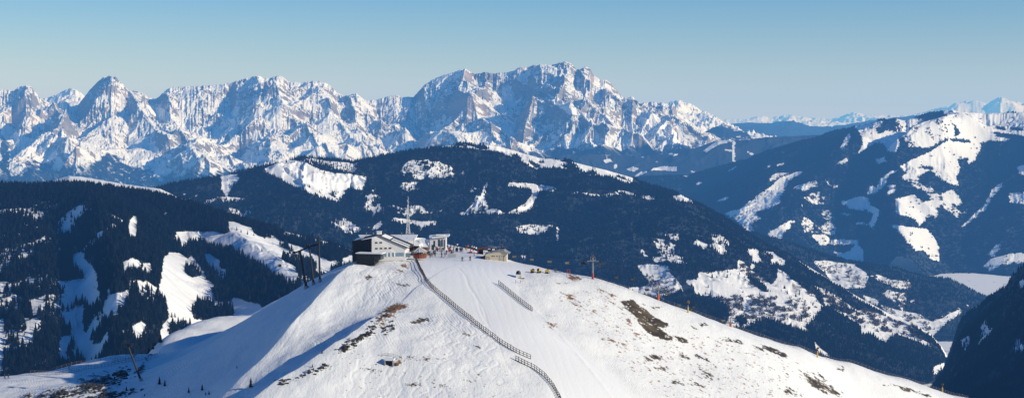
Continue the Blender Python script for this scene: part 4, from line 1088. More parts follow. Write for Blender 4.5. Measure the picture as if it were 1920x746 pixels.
# ------------------------------------------------------------------ single conifers: the ones that show largest
def zone_of(px, py):
    A = zoomed(300, 380, 3.147)
    for poly, lab, grp in [
        (A((185, 640), (450, 640), (450, 715), (185, 715)), 'dark spruce in the compact row standing alone on the ski run above the snow shelf', 'spruces in the lone row on the ski run'),
        (A((150, 365), (262, 365), (262, 445), (150, 445)), 'dark spruce in the small clump in the middle of the ski run', 'spruces in the small clump on the ski run'),
        (A((300, 490), (430, 490), (430, 590), (300, 590)), 'dark spruce in the tongue of wood reaching onto the ski run', 'spruces at the tip of the wood by the ski run'),
        (A((-60, 600), (60, 600), (60, 800), (-60, 800)), 'tall dark spruce at the wood edge left of the wide ski run', 'spruces at the edge left of the ski run')]:
        if inpoly(np.array([px]), np.array([py]), poly)[0]: return lab, grp
    if px < 110: return 'tall dark spruce in the thick wood low at the left edge of the slope', 'spruces in the thick wood at the left edge'
    if px < 215: return 'tall dark spruce beside the steep little clearings low on the wooded slope', 'spruces around the steep little clearings'
    if px < 330: return 'tall dark spruce in the wedge of wood left of the ski run', 'spruces in the wedge of wood left of the ski run'
    return 'dark spruce in the long stand right of the ski run', 'spruces in the long stand right of the ski run'


SIL = HY - F * (L_hill.Z / L_hill.Y).max(0)


def single_trees():
    global P_left, h_left
    px = CX + F * P_left[:, 0] / P_left[:, 1]; py = HY - F * P_left[:, 2] / P_left[:, 1]
    top = py - F * h_left / P_left[:, 1]
    sil = np.interp(px, L_hill.u, SIL)
    ok = (px > 4) & (px < 700) & (top < sil - 7)
    size = F * h_left / P_left[:, 1] - np.clip(py - sil, 0, 30) * .6
    # trees at the edge of snow stand out: look whether the woods end close behind them
    Lx = L_left
    ui = np.clip(((px - Lx.u[0]) / (Lx.u[1] - Lx.u[0])).round().astype(int), 0, len(Lx.u) - 1)
    ri = np.array([int(np.argmin(np.abs(Lx.Y[:, u] - y))) for u, y in zip(ui, P_left[:, 1])])
    back = Lx.f[np.clip(ri + 14, 0, Lx.f.shape[0] - 1), ui]; side = Lx.f[ri, np.clip(ui + 5, 0, Lx.f.shape[1] - 1)]
    size = size + 3.0 * (back < .3) + 1.5 * (side < .3)
    order = np.argsort(-np.where(ok, size, -1))[:286]
    for n, k in enumerate(order):
        o = bpy.data.objects.new('spruce_tree', TREE_NEAR[n % 4]); COL.objects.link(o)
        o.location = P_left[k]; s = h_left[k]; w = s * rng.uniform(.85, 1.2); o.scale = (w, w, s); o.rotation_euler = (0, 0, rng.uniform(0, 6.28))
        lab, grp = zone_of(px[k], py[k]); tag(o, lab, 'tree', grp)
    m = np.ones(len(P_left), bool); m[order] = False
    forest('forest', P_left[m], h_left[m], SRC_NEAR, 'tall dark spruce forest around the ski runs beside the summit')


single_trees()


def grow(root_loc, h, seed, label, slender=1., group=None):
    t = thing('spruce_tree', label, 'tree', root_loc, 0, group)
    cb = crown_bm(seed, tiers=10, k=7, r=.20 * slender, z0=.07)
    me = bm_mesh('crown', cb, M_needle); me.transform(Matrix.Scale(h, 4))
    o = bpy.data.objects.new('crown', me); COL.objects.link(o); o.parent = t
    tb = trunk_bm(.85, .022, 7, -.06); me = bm_mesh('trunk', tb, M_bark); me.transform(Matrix.Scale(h, 4))
    o = bpy.data.objects.new('trunk', me); COL.objects.link(o); o.parent = t
    return t


for i, (px, py, h, lab) in enumerate([
        (470, 726, 3.3, 'small dark spruce on the blue shaded flank, largest of those standing alone'),
        (299, 720, 3.1, 'small dark spruce on the shaded snow, left of the pair beyond the leaning mast'),
        (309, 724, 2.6, 'small dark spruce on the shaded snow, right of the pair beyond the leaning mast'),
        (354, 736, 2.2, 'small dark spruce low on the shaded flank between the close pair and the lone ones'),
        (379, 731, 2.3, 'small dark spruce low on the shaded flank above the tiniest two'),
        (385, 740, 1.2, 'tiny dark spruce low on the shaded flank, left one of two'),
        (392, 739, 1.6, 'tiny dark spruce low on the shaded flank, right one of two'),
        (237, 732, 1.9, 'small dark spruce among the rocks just below the leaning mast'),
        (444, 690, 1.0, 'tiny lone spruce in the middle of the blue shaded flank'),
        (604, 662, 1.3, 'tiny pointed spruce on the sunny strip of the snow flank'),
        (586, 688, 1.2, 'tiny bushy spruce on the shaded gully edge below the pointed one'),
        (271, 741, 1.0, 'tiny spruce at the lower edge left of the close pair')]):
    p = G(px, py); grow(p - Vector((0, 0, .05)), h, 900 + i, lab, 1.15)
for i, (px, py, h, lab) in enumerate([
        (491, 472, 9, 'lone dark spruce in the middle of the upper white ski run'), (322, 595, 10, 'left one of two spruces side by side on the wide ski run'), (328, 595, 9, 'right one of two spruces side by side on the wide ski run'),
        (444, 432, 10, 'spruce on the upper run, leftmost of the loose line under the wood'), (452, 436, 9, 'spruce on the upper run, second of the loose line under the wood'), (464, 440, 10, 'spruce on the upper run, third of the loose line under the wood'), (476, 442, 8, 'spruce on the upper run, last of the loose line under the wood')]):
    p = on(L_left, px, py); grow(p - Vector((0, 0, .3)), h, 950 + i, lab, .95)
for i, (px, py, h, lab) in enumerate([
        (279, 645, 4, 'little spruce on the snow shelf, leftmost of four by the shaded dip'), (287, 654, 4.5, 'little spruce on the snow shelf, front one of four by the shaded dip'), (291, 641, 3, 'little spruce on the snow shelf, back one of four by the shaded dip'), (301, 643, 5, 'bushy spruce on the snow shelf, right one of four by the shaded dip')]):
    p = G(px, py, 540); grow(p - Vector((0, 0, .1)), h, 980 + i, lab, 1.5 if i == 3 else 1.)


# ------------------------------------------------------------------ the summit station
def station():
    Y0 = 494.0
    A = W(697, 482, 493); Bf = W(759, 482, 497); Cf = W(660.5, 482, 501)
    t = thing('summit_station', 'summit cable car station with white gable, dark timber side and snow streaked roof', 'building', (A.x, A.y, A.z))
    O = Vector((A.x, A.y, A.z))
    def L(px, py, Y): return W(px, py, Y) - O
    zA = L(697, 445.5, 493).z; zP = L(709.5, 442, 494.2).z; zB = L(759, 462.5, 497).z; zC = L(660.5, 453, 501).z
    a = Vector((0, 0, 0)); b = Bf - O; c = Cf - O; c.z = 0; b.z = 0
    dp = Vector((.6, 13.5, 0)); lowz = -4.5
    pk = L(709.5, 442, 494.2); pkx = Vector((pk.x, pk.y, 0))
    up = lambda v, z: Vector((v.x, v.y, z))
    mb = MB(); mb.poly([up(a, -1.5), up(b, -1.5), up(b, zB), up(pkx, zP), up(a, zA - .1)], (.05, .35, 0)); mb.part('gable_wall', simple('shaded_white_render', (.47, .47, .50), .7, .1), t)  # white render made darker for the weaker light on this front
    mb = MB(); mb.poly([up(c, lowz), up(a, lowz), up(a, zA - .15), up(c, zC)], (.25, .30, 0))
    mb.poly([up(c, lowz), up(c, zC), up(c + dp, zC), up(c + dp, lowz)], (.3, 0, 0)); sw = mb.part('side_wall', M_timber, t)
    mb = MB()
    for k in range(1, 9):
        p = c.lerp(a, k / 9.); z1 = zC + (zA - zC) * k / 9.
        mb.box(p + Vector((-.03, -.06, (z1 + .4) / 2)), (.09, .07, z1 - .8 - .4), math.atan2(a.y - c.y, a.x - c.x))
    mb.part('batten', M_dark, sw)
    mb = MB(); mb.poly([up(b, -1.5), up(b + dp, -1.5), up(b + dp, zB), up(b, zB)], (-.3, 0, 0)); mb.part('end_wall', M_white, t)
    # roof: two sheets with overhang
    ov = Vector((-.1, -.7, 0)); e = Vector((1.7, .25, -.62))
    mb = MB(); mb.poly([up(pkx, zP + .28) + ov, up(b, zB + .28) + e + ov, up(b + dp, zB + .28) + e, up(pkx + dp, zP + .28)], (0, 0, -.24))
    rr = mb.part('roof', M_slate, t)
    ec = Vector((-.5, 0, -.1))
    mb = MB(); mb.poly([up(c, zC + .22) + ec + ov, up(pkx, zP + .27) + ov, up(pkx + dp, zP + .27), up(c + dp, zC + .22) + ec], (0, 0, -.22)); mb.part('roof', M_slate, t)
    # snow lying on the roof
    def on_roof(f0, f1, g0, g1):
        P = lambda f, g: (up(pkx, zP + .28) + ov).lerp(up(b, zB + .28) + e + ov, f) + dp * g + Vector((0, 0, .10))
        return [P(f0, g0), P(f1, g0), P(f1, g1), P(f0, g1)]
    for f0, f1, g0, g1 in ((.42, .98, .03, .22), (.10, .36, .12, .75), (.40, .95, .45, .58)):
        mb = MB(); mb.poly(on_roof(f0, f1, g0, g1), (0, 0, -.085)); mb.part('roof_snow', M_snow, rr)
    mb = MB(); mb.poly([up(c, zC + .32) + Vector((.2, .2, 0)), up(c.lerp(pkx, .35), zC + (zP - zC) * .35 + .36) + Vector((0, .2, 0)), up(c.lerp(pkx, .3) + dp * .8, zC + (zP - zC) * .3 + .35), up(c + dp * .8, zC + .32)], (0, 0, -.09)); mb.part('roof_snow', M_snow, rr)
    mb = MB(); mb.box((pkx.x - .1, pkx.y + 4, zP + .75), (1.6, 1.4, 1.1)); mb.box((pkx.x - .1, pkx.y + 4, zP + 1.35), (1.9, 1.7, .12)); mb.part('chimney', M_snow, rr)
    # windows on the gable
    n = (b - a).normalized(); nf = Vector((n.y, -n.x, 0)); rz = math.atan2(n.y, n.x)
    gx = lambda px: (px - 697) / 62. * (b - a).length
    gz = lambda py: (482 - py) * 493 / F
    def pane(px, py, w, h, m, nm='window', fr=True):
        p = n * gx(px) + nf * .05 + Vector((0, 0, gz(py)))
        mb = MB(); mb.box(p, (w, .08, h), rz); o = mb.part(nm, m, t)
        if fr:
            mb = MB(); mb.box(p + Vector((0, 0, -h / 2 - .05)) + nf * .06, (w + .2, .16, .08), rz); mb.box(p + Vector((0, 0, h / 2 + .04)) + nf * .05, (w + .12, .1, .07), rz); mb.part('sill', M_conc, o)
    for px, py in ((705.5, 455), (714, 455), (705.8, 466), (714.4, 466), (723, 466), (731.4, 466)): pane(px, py, .86, .42, M_black)
    for px in (722, 729, 736): pane(px, 478.3, .72, 1.35, M_blueglass, 'door', False)
    for px in (718.6, 725.5, 732.6, 739.6):
        mb = MB(); mb.box(n * gx(px) + nf * .12 + Vector((0, 0, gz(478.3))), (.42, .2, 1.5), rz); mb.part('column', M_white, t)
    pane(749.3, 478.5, 3.05, 1.25, M_blueglass, 'banner', False)
    # dark glazed terrace under the timber wing
    p0 = W(669.5, 475, 490.5) - O; p1 = W(718.5, 475, 488.5) - O
    d = p1 - p0; rz2 = math.atan2(d.y, d.x); mid = (p0 + p1) / 2
    mb = MB(); mb.box((mid.x, mid.y + 2.2, p0.z + .10), (d.length, 5.2, .26), rz2); an = mb.part('terrace_roof', M_snow, t)
    mb = MB(); mb.box((mid.x - .2, mid.y + 2.6, p0.z - 1.15), (d.length - .9, 4.2, 2.1), rz2); mb.part('terrace_glazing', M_glass, t)
    for k in range(8):
        q = p0.lerp(p1, (k + .4) / 8.3); mb = MB(); mb.box((q.x, q.y + .38, p0.z - 1.0), (.14, .14, 2.0), rz2); mb.part('post', M_dark, t)
    mb = MB(); mb.box((mid.x - 1.2, mid.y + 2.8, p0.z - 3.9), (d.length - 3.0, 4.8, 3.9), rz2); mb.part('terrace_base', M_timber, t)
    mb = MB(); mb.box((mid.x, mid.y - .3, p0.z - .95), (d.length, .07, .08), rz2); mb.part('railing', M_dark, t)
    # entrance porch at the right corner
    q = W(765, 481.5, 499) - O
    mb = MB(); mb.box((q.x, q.y + 1, q.z + .65), (1.5, 2, 1.5)); mb.part('porch', M_blueglass, t)
    mb = MB(); mb.box((q.x, q.y + 1, q.z + 1.48), (1.9, 2.4, .14)); mb.part('porch_roof', M_snow, t)
    return t


station()


def hall():
    Y = 527.
    o = W(726, 452, Y); t = thing('lift_hall', 'long low lift hall with a tilted snow covered roof behind the station gable', 'building', o)
    L = lambda px, py, YY: W(px, py, YY) - o
    mb = MB(); mb.poly([L(680, 451, 516), L(777, 450.5, 516), L(783, 439.6, 531), L(672, 440, 531)], (0, 0, -.35)); r = mb.part('roof', M_snow, t)
    mb = MB()
    mb.box((0, 4, -2.2), (20.5, 10, 3.3)); mb.part('wall', M_white, t)
    mb = MB(); mb.poly([L(672, 439.3, 531.3), L(783, 438.9, 531.3), L(783, 440.6, 531.4), L(672, 441, 531.4)], (0, .3, 0)); mb.part('roof_edge', M_slate, r)
    for px in (687, 700, 718, 753):
        q = L(px, 441, 526); mb = MB(); mb.bar(q + Vector((0, 0, -.2)), q + Vector((0, 0, 1.0)), .13, .13, 8); mb.box(q + Vector((0, 0, 1.05)), (.5, .5, .12)); mb.part('vent', M_steel, r)
    for k in range(5):
        q = L(700 + k * 16, 446 - .2, 523); mb = MB(); mb.box(q + Vector((0, 0, .12)), (.07, 5, .05)); mb.part('roof_seam', M_conc, r)


hall()


def restaurant():
    o = W(783, 468, 523); t = thing('mountain_restaurant', 'low restaurant with a snow heaped roof and red brown terrace between station and white pavilion', 'building', o)
    L = lambda px, py, YY: W(px, py, YY) - o
    mb = MB(); mb.poly([L(765, 458, 517), L(786, 459, 517), L(804, 456, 527), L(797, 446.5, 533), L(780, 445.5, 531), L(762, 450, 528)], (0, 0, -.4)); r = mb.part('roof', M_snow, t)
    mb = MB(); mb.box((.4, 4.4, .3), (6.6, 8, 3.)); mb.part('wall', M_brown, t)
    mb = MB(); mb.poly([L(786, 463, 519), L(803, 463, 519), L(803, 452, 522), L(797, 448, 525), L(787, 449, 525)], (0, .4, 0)); mb.part('snow_drift', M_snow, t)
    mb = MB(); mb.box((-1., -1.9, -.4), (4.8, 3.2, .25)); mb.part('terrace', M_brown, t)
    for k in range(4):
        mb = MB(); mb.box((-3 + k * 1.35, -.35 + .0, .55), (.8, .1, .9)); mb.part('window', M_glass, t)
    mb = MB(); mb.bar(L(775.5, 470, 512), L(775.5, 446, 512), .07, .05); mb.part('flagpole', M_red, t)


restaurant()


def pavilion():
    o = W(787, 482, 507); g = G(787, 481); o.z = max(o.z, g.z - .1)
    t = thing('round_bar', 'round timber snow bar under a pale conical roof beside the station', 'bar', o)
    mb = MB(); mb.lathe([(0, 3.65), (.25, 3.55), (2.75, 2.1), (2.72, 1.98), (0.3, 3.2)], 16); r = mb.part('roof', simple('striped_roof_boards', (.50, .50, .52), .8, .5, 4), t)
    for k in range(8):
        a = math.pi * k / 4
        mb = MB(); mb.bar((.22 * math.cos(a), .22 * math.sin(a), 3.62), (2.76 * math.cos(a), 2.76 * math.sin(a), 2.16), .05, .07, 4); mb.part('roof_rib', M_snow, r)
        mb = MB(); mb.bar((2.3 * math.cos(a), 2.3 * math.sin(a), -.3), (2.3 * math.cos(a), 2.3 * math.sin(a), 2.2), .08); mb.part('post', M_brown, t)
    mb = MB(); mb.lathe([(2.25, -.3), (2.3, .95), (2.5, 1.0), (2.5, 1.08), (2.0, 1.08), (2.0, -.3)], 16); mb.part('counter', M_red, t)
    mb = MB(); mb.lathe([(1.2, 0), (1.2, 2.5), (0, 2.6)], 12); mb.part('core', M_brown, t)
    mb = MB(); mb.lathe([(0.0, 3.55), (.28, 3.6), (.2, 4.0), (0, 4.05)], 8); mb.part('finial', M_snow, r)


pavilion()


def white_pavilion():
    o = W(821, 477, 545); o.z = hill_z(o.x, o.y) - .1
    t = thing('glazed_pavilion', 'white flat roofed pavilion with tall dark panes on the plaza', 'building', o)
    w, d, h = 6.4, 7, 5.3
    mb = MB(); mb.box((0, d / 2, h / 2 - .3), (w, d, h + .3)); mb.part('wall', M_white, t)
    mb = MB(); mb.poly([(-w / 2 - .4 + 1.4, -1., h - .15), (w / 2 + 1.2, -1., h + .45), (w / 2 + 1.2, d + .5, h + .55), (-w / 2 - .4, d + .5, h + .1), (-w / 2 - .4, .3, h - .1)], (0, 0, -.35)); r = mb.part('roof', M_snow, t)
    mb = MB(); mb.box((.9, 2, h + .55), (3.4, 3, .35)); mb.part('roof_snow', M_snow, r)
    mb = MB(); mb.box((1.9, 4, h + .8), (.9, .9, .8)); mb.part('chimney', M_slate, r)
    for x, ww, z, hh in ((-1.35, .62, 2.5, 2.5), (.45, .62, 2.9, 2.7), (1.7, .55, 2.9, 2.7), (2.6, .4, 2.6, 3.2)):
        mb = MB(); mb.box((x, -.03, z), (ww, .1, hh)); o2 = mb.part('window', M_glass, t)
        mb = MB(); mb.box((x, -.10, z), (.05, .08, hh)); mb.box((x, -.10, z + .3), (ww, .08, .05)); mb.part('frame', M_steel, o2)
    mb = MB(); mb.box((1.08, -.03, 2.6), (.5, .1, 2.6)); mb.part('window', M_blueglass, t)
    mb = MB(); mb.box((-1.9, -.05, 1.1), (.9, .12, 2.1)); mb.part('door', M_glass, t)
    mb = MB(); mb.box((-w / 2 - 2.2, 3.2, 1.9), (4.2, 5.5, 4.0)); mb.part('side_wing', M_white, t)
    mb = MB(); mb.box((-w / 2 - 2.2, 3.2, 4.02), (4.6, 5.9, .3)); mb.part('wing_roof', M_snow, t)


white_pavilion()


def beige_hut():
    o = W(930, 487, 513); o.z = hill_z(o.x, o.y) - .15
    t = thing('garage_hut', 'beige flat arched garage hut with double doors on the summit edge', 'building', o, R(-4))
    w = 7.8; d = 6.5
    prof = [(-w / 2, 0), (w / 2, 0), (w / 2, 2.95), (2.9, 3.75), (1.2, 3.6), (-1.2, 3.2), (-w / 2, 2.35)]
    mb = MB(); mb.poly([(x, 0, z - (.6 if z == 0 else 0)) for x, z in prof], (0, d, 0)); mb.part('wall', M_cream, t)
    top = prof[2:]
    mb = MB()
    ext = [(w / 2 + 1.1, 2.55)] + top + [(-w / 2 - .4, 2.25)]
    for (x1, z1), (x2, z2) in zip(ext[:-1], ext[1:]):
        mb.poly([(x1, -.55, z1 + .16), (x1, d + .3, z1 + .16), (x2, d + .3, z2 + .16), (x2, -.55, z2 + .16)], (0, 0, -.14))
    mb.part('roof', M_conc, t)
    mb = MB(); mb.poly([(-3.2, .4, 2.78), (-3.2, d, 2.78), (1., d, 3.74), (1., .4, 3.74)], (0, 0, -.08)); mb.part('roof_snow', M_snow, t)
    for x, ww, hh in ((2.05, 1.5, 1.95), (-3.0, .85, 1.5)):
        mb = MB(); mb.box((x, -.05, hh / 2 - .1), (ww, .1, hh)); dr = mb.part('door', simple('door_cream', (.50, .44, .34)), t)
        mb = MB(); mb.box((x + ww / 2 + .04, -.09, hh / 2 - .1), (.10, .1, hh)); mb.box((x, -.09, hh - .06), (ww, .1, .07)); mb.part('door_frame', M_black, dr)
    for x in (-1.35, -.65, .45, 3.1):
        mb = MB(); mb.box((x, -.05, 1.72), (.42, .1, .26)); mb.part('window', M_black, t)
    mb = MB(); mb.poly([(-w / 2 - .05, .05, 2.2), (-w / 2 - 2.4, 2.6, .9), (-w / 2 - 2.4, 2.6, -.9), (-w / 2 - .05, .05, -.6)], (.2, .4, 0)); mb.part('side_boards', M_brown, t)


beige_hut()


def top_station():
    o = W(916, 470, 530); o.z = hill_z(o.x, o.y) - .1
    t = thing('chairlift_station', 'black chairlift top station with a red brown roof and white pillar', 'lift station', o)
    sx = 530 / F
    mb = MB(); mb.box((1.3, 2, 1.9), (3.4, 3.4, 1.8), 0, 0, 0, .25); mb.part('machine_housing', M_black, t)
    mb = MB(); mb.box((1.9, .27, 2.15), (1.05, .08, .85)); mb.part('sign_panel', M_white, t)
    mb = MB(); mb.box((.25, .27, 2.55), (1.0, .06, .3)); mb.part('sign_panel', M_white, t)
    mb = MB(); mb.poly([(-4.2, -.2, 2.5), (-.6, -.2, 3.2), (-.6, 4, 3.3), (-4.2, 4, 2.6)], (0, 0, -.3)); mb.part('roof', M_red, t)
    mb = MB(); mb.box((-1.1, 1.2, .95), (1.9, 1.8, 2.1)); mb.part('pillar', M_white, t)
    mb = MB(); mb.box((-2.9, 2.4, 1.2), (2.2, 2.2, 2.4)); mb.part('cabin', M_timber, t)
    mb = MB(); mb.box((1.3, 2, .4), (3, 3.2, 1.2)); mb.part('base', M_conc, t)
    mb = MB(); mb.lathe([(0, 2.95), (1.7, 2.95), (1.7, 3.12), (0, 3.12)], 20, (1.3, 2, 0)); mb.part('bullwheel', M_steel, t)


top_station()


# ------------------------------------------------------------------ lattice mast
def lattice():
    o = W(765, 441, 533); o.z -= .6
    t = thing('radio_mast', 'tall white lattice radio mast with small dishes rising behind the station', 'radio mast', o)
    H = 14.2
    half = lambda z: .86 * (1 - min(z / 4.2, 1)) + .46 * min(z / 4.2, 1) * (1 - max(0, z - 4.2) / (H - 4.2) * .62)
    zs = [0, 1.1, 2.2, 3.2, 4.2, 5.2, 6.2, 7.2, 8.2, 9.2, 10.2, 11.2, 12.2]
    M_m = simple('white_mast_paint', (.62, .63, .65), .5, .2, 3)
    C = lambda z, i: Vector((half(z) * (1, -1, -1, 1)[i], half(z) * (1, 1, -1, -1)[i], z))
    for i in range(4):
        mb = MB(); mb.path([C(z, i) for z in zs],   .09, 5); mb.part('leg', M_m, t)
    for i in range(4):
        mb = MB()
        for z0, z1 in zip(zs[:-1], zs[1:]):
            mb.bar(C(z0, i), C(z1, (i + 1) % 4), .058, .058, 4); mb.bar(C(z1, i), C(z0, (i + 1) % 4), .058, .058, 4); mb.bar(C(z1, i), C(z1, (i + 1) % 4), .058, .058, 4)
        mb.part('bracing', M_m, t)
    mb = MB(); mb.bar((0, 0, 12), (0, 0, 15.6), .13, .06, 8); mb.part('antenna', M_m, t)
    for x, z in ((.25, 13.2), (-.25, 13.9), (.22, 14.5)):
        mb = MB(); mb.box((x, -.1, z), (.14, .14, .9)); mb.part('panel_antenna', M_m, t)
    for x, z, r in ((.62, 8.2, .38), (-.45, 10.4, .3), (.75, 5.6, .32)):
        mb = MB(); mb.lathe([(0, .16), (r * .6, .08), (r, -.05), (r * .9, -.1), (0, .05)], 12); o2 = mb.part('dish', M_m, t); o2.location = (x, -.5, z); o2.rotation_euler = (R(95), 0, R(15))
    mb = MB(); mb.box((1.6, 0, 1.1), (1.3, 1.2, .12)); mb.box((1.6, -.55, 1.6), (1.3, .05, .06)); mb.bar((2.2, -.55, 0), (2.2, -.55, 1.7), .05); mb.part('platform', M_m, t)


lattice()


# ------------------------------------------------------------------ lifts
def pylon(px, py, topy, arm, pad, label, Y=None, padh=2.2):
    b = G(px, py) if Y is None else W(px, py, Y)
    if Y is not None: b.z = hill_z(b.x, b.y)
    s = b.y / F; H = (py - topy) * s
    t = thing('chairlift_pylon', label, 'lift pylon', b - Vector((0, 0, .3)))
    mb = MB(); mb.bar((0, 0, 0), (0, 0, H - .6), .34, .22, 12); mb.part('mast', M_steel, t)
    mb = MB(); mb.bar((0, 0, .1), (0, 0, padh + .3), .42, .38, 12); mb.part('padding', pad, t)
    w = arm * s / 2
    mb = MB(); mb.box((0, 0, H - 1.9), (2 * w, .30, .30)); mb.box((0, 0, H - 1.6), (w, .2, .22)); mb.part('crossarm', M_steel, t)
    for sg in (-1, 1):
        mb = MB(); mb.box((sg * w, 0, H - 1.65), (.12, 2.6, .16))
        a = mb.part('sheave_train', M_dark, t)
        for k in range(6):
            mb = MB(); mb.lathe([(0, -.05), (.2, -.05), (.2, .05), (0, .05)], 10); o = mb.part('sheave', M_black, a); o.location = (sg * w, -1.1 + k * .44, H - 1.5); o.rotation_euler = (0, R(90), 0)
        mb = MB(); mb.bar((sg * w * .45, 0, H - 1.7), (sg * w * .30, 0, H - .1), .07); mb.part('maintenance_arm', M_steel, t)
    mb = MB(); mb.bar((0, 0, H - .7), (0, 0, H), .09, .06); mb.ball((0, 0, H), .26); mb.part('top_marker', M_redp, t)
    return b + Vector((0, 0, H - 1.5)), w


P1, w1 = pylon(1111.5, 523, 478, 22, M_redp, 'grey chairlift pylon with red padded foot, nearest to the summit hut')
P2, w2 = pylon(1234.5, 561, 529, 21, M_orange, 'grey chairlift pylon with orange padded foot, middle one along the fence')
P3, w3 = pylon(1370, 612, 594, 17, M_orange, 'grey chairlift pylon half hidden behind the slope, lowest along the fence', None, 1.2)


def lift_head():
    o = W(942.5, 468, 528); o.z = hill_z(o.x, o.y) - .2
    t = thing('lift_mast', 'grey steel T mast with wheel frame above the beige garage hut', 'lift mast', o)
    z = (468 - 458.5) * 528 / F + 1.2
    mb = MB(); mb.bar((0, 0, 0), (0, 0, z + 1.6), .17, .13, 8); mb.part('mast', M_steel, t)
    mb = MB(); mb.box((.8, 0, z), (2.9, .22, .22)); mb.box((-1.5, 0, z + 1.45), (1.6, .16, .16)); mb.box((-2.2, 0, z + .8), (.14, .14, 1.5)); mb.part('crossarm', M_steel, t)
    mb = MB(); mb.box((0, -.1, z + .95), (1.1, .5, .7)); mb.part('drive_box', M_dark, t)
    mb = MB(); mb.bar((-.1, 0, z + 1.3), (-.1, 0, z + 2.3), .05); mb.ball((-.1, 0, z + 2.3), .2); mb.part('top_marker', M_redp, t)
    return Vector((o.x + 1.5, o.y, o.z + z))


H0 = lift_head()
up_line = [H0 + Vector((0, 0, .2)), P1 + Vector((-w1, 0, .3)), P2 + Vector((-w2, 0, .3)), P3 + Vector((-w3, 0, .3)), P3 + Vector((14, 30, -16))]
dn_line = [H0 + Vector((-2.6, .4, .2)), P1 + Vector((w1, 0, .3)), P2 + Vector((w2, 0, .3)), P3 + Vector((w3, 0, .3)), P3 + Vector((20, 34, -17))]


def sagging(pts, sag=.02, n=14):
    out = []
    for a, b in zip(pts[:-1], pts[1:]):
        L = (b - a).length
        for k in range(n):
            t = k / n; p = a.lerp(b, t); p.z -= 4 * sag * L * t * (1 - t); out.append(p)
    return out + [pts[-1]]


def cable(name, pts, r, label, cat='cable'):
    o = pts[0].copy()
    mb = MB(); mb.path([p - o for p in pts], r, 4); ob = mb.part(name, M_dark); ob.location = o
    return tag(ob, label, cat)


UP = sagging(up_line); DN = sagging(dn_line)
cable('haul_cable', UP, .03, 'thin haul cable of the chairlift carrying the chairs on the near side of the pylons')
cable('haul_cable', DN, .03, 'thin haul cable of the chairlift running over the far ends of the pylon arms')


def chair_proto():
    t = thing('lift_chair', 'x', 'chairlift chair')
    mb = MB(); mb.bar((0, 0, 0), (0, 0, -.5), .06); mb.bar((0, 0, -.5), (0, .28, -1.0), .06); mb.bar((0, .28, -1.0), (0, .30, -1.5), .06); mb.box((0, 0, .02), (.18, .5, .16)); mb.part('hanger', M_dark, t)
    mb = MB()
    for s in (-1, 1): mb.path([Vector((s * .95, .3, -1.35)), Vector((s * 1.0, .25, -1.9)), Vector((s * 1.0, -.2, -2.2))], .05)
    mb.bar((-.95, .3, -1.35), (.95, .3, -1.35), .05); mb.part('frame', M_dark, t)
    mb = MB(); mb.box((0, -.02, -2.2), (1.9, .56, .12), 0, 0, 0, .04); mb.part('seat', M_black, t)
    mb = MB(); mb.box((0, .3, -1.85), (1.9, .12, .62), 0, R(-10), 0, .04); mb.part('backrest', M_black, t)
    mb = MB(); mb.path([Vector((-.85, .2, -1.75)), Vector((-.85, -.45, -1.85)), Vector((.85, -.45, -1.85)), Vector((.85, .2, -1.75))], .03); mb.part('safety_bar', M_dark, t)
    return t


def at_px(line, px):
    for a, b in zip(line[:-1], line[1:]):
        pa = CX + F * a.x / a.y; pb = CX + F * b.x / b.y
        if pa <= px <= pb or pb <= px <= pa:
            return a.lerp(b, (px - pa) / (pb - pa))
    return None


CH = chair_proto()
spots = [(965, UP, 'empty black chairlift chair nearest to the beige garage hut'), (998, UP, 'chairlift chair above the first parked snow gun'), (1031, DN, 'chairlift chair above the last parked snow gun'), (1064, UP, 'chairlift chair above the red trestle'), (1095, UP, 'chairlift chair just left of the pylon with the red foot'), (1127, DN, 'chairlift chair just right of the pylon with the red foot'), (1157, UP, 'chairlift chair second to the right of the pylon with the red foot'), (1187, DN, 'chairlift chair in front of the dark wood left of the small snow field'), (1214, UP, 'chairlift chair just left of the pylon with the orange foot'), (1252, DN, 'chairlift chair just right of the middle pylon over the snow field'), (1274, UP, 'chairlift chair above the spruces, left of the yellow snow cannon'), (1302, DN, 'chairlift chair above the spruces, right of the yellow snow cannon'), (1328, UP, 'chairlift chair over the rounded spruce stand'), (1357, DN, 'chairlift chair just left of the lowest pylon')]
first = True
for px, ln, lab in spots:
    p = at_px(ln, px)
    if p is None: continue
    o = CH if first else dup(CH)
    first = False
    o.location = p; o.rotation_euler = (0, 0, R(35) + rng.uniform(-.2, .2)); tag(o, lab, 'chairlift chair', 'chairs on the chairlift beside the piste')


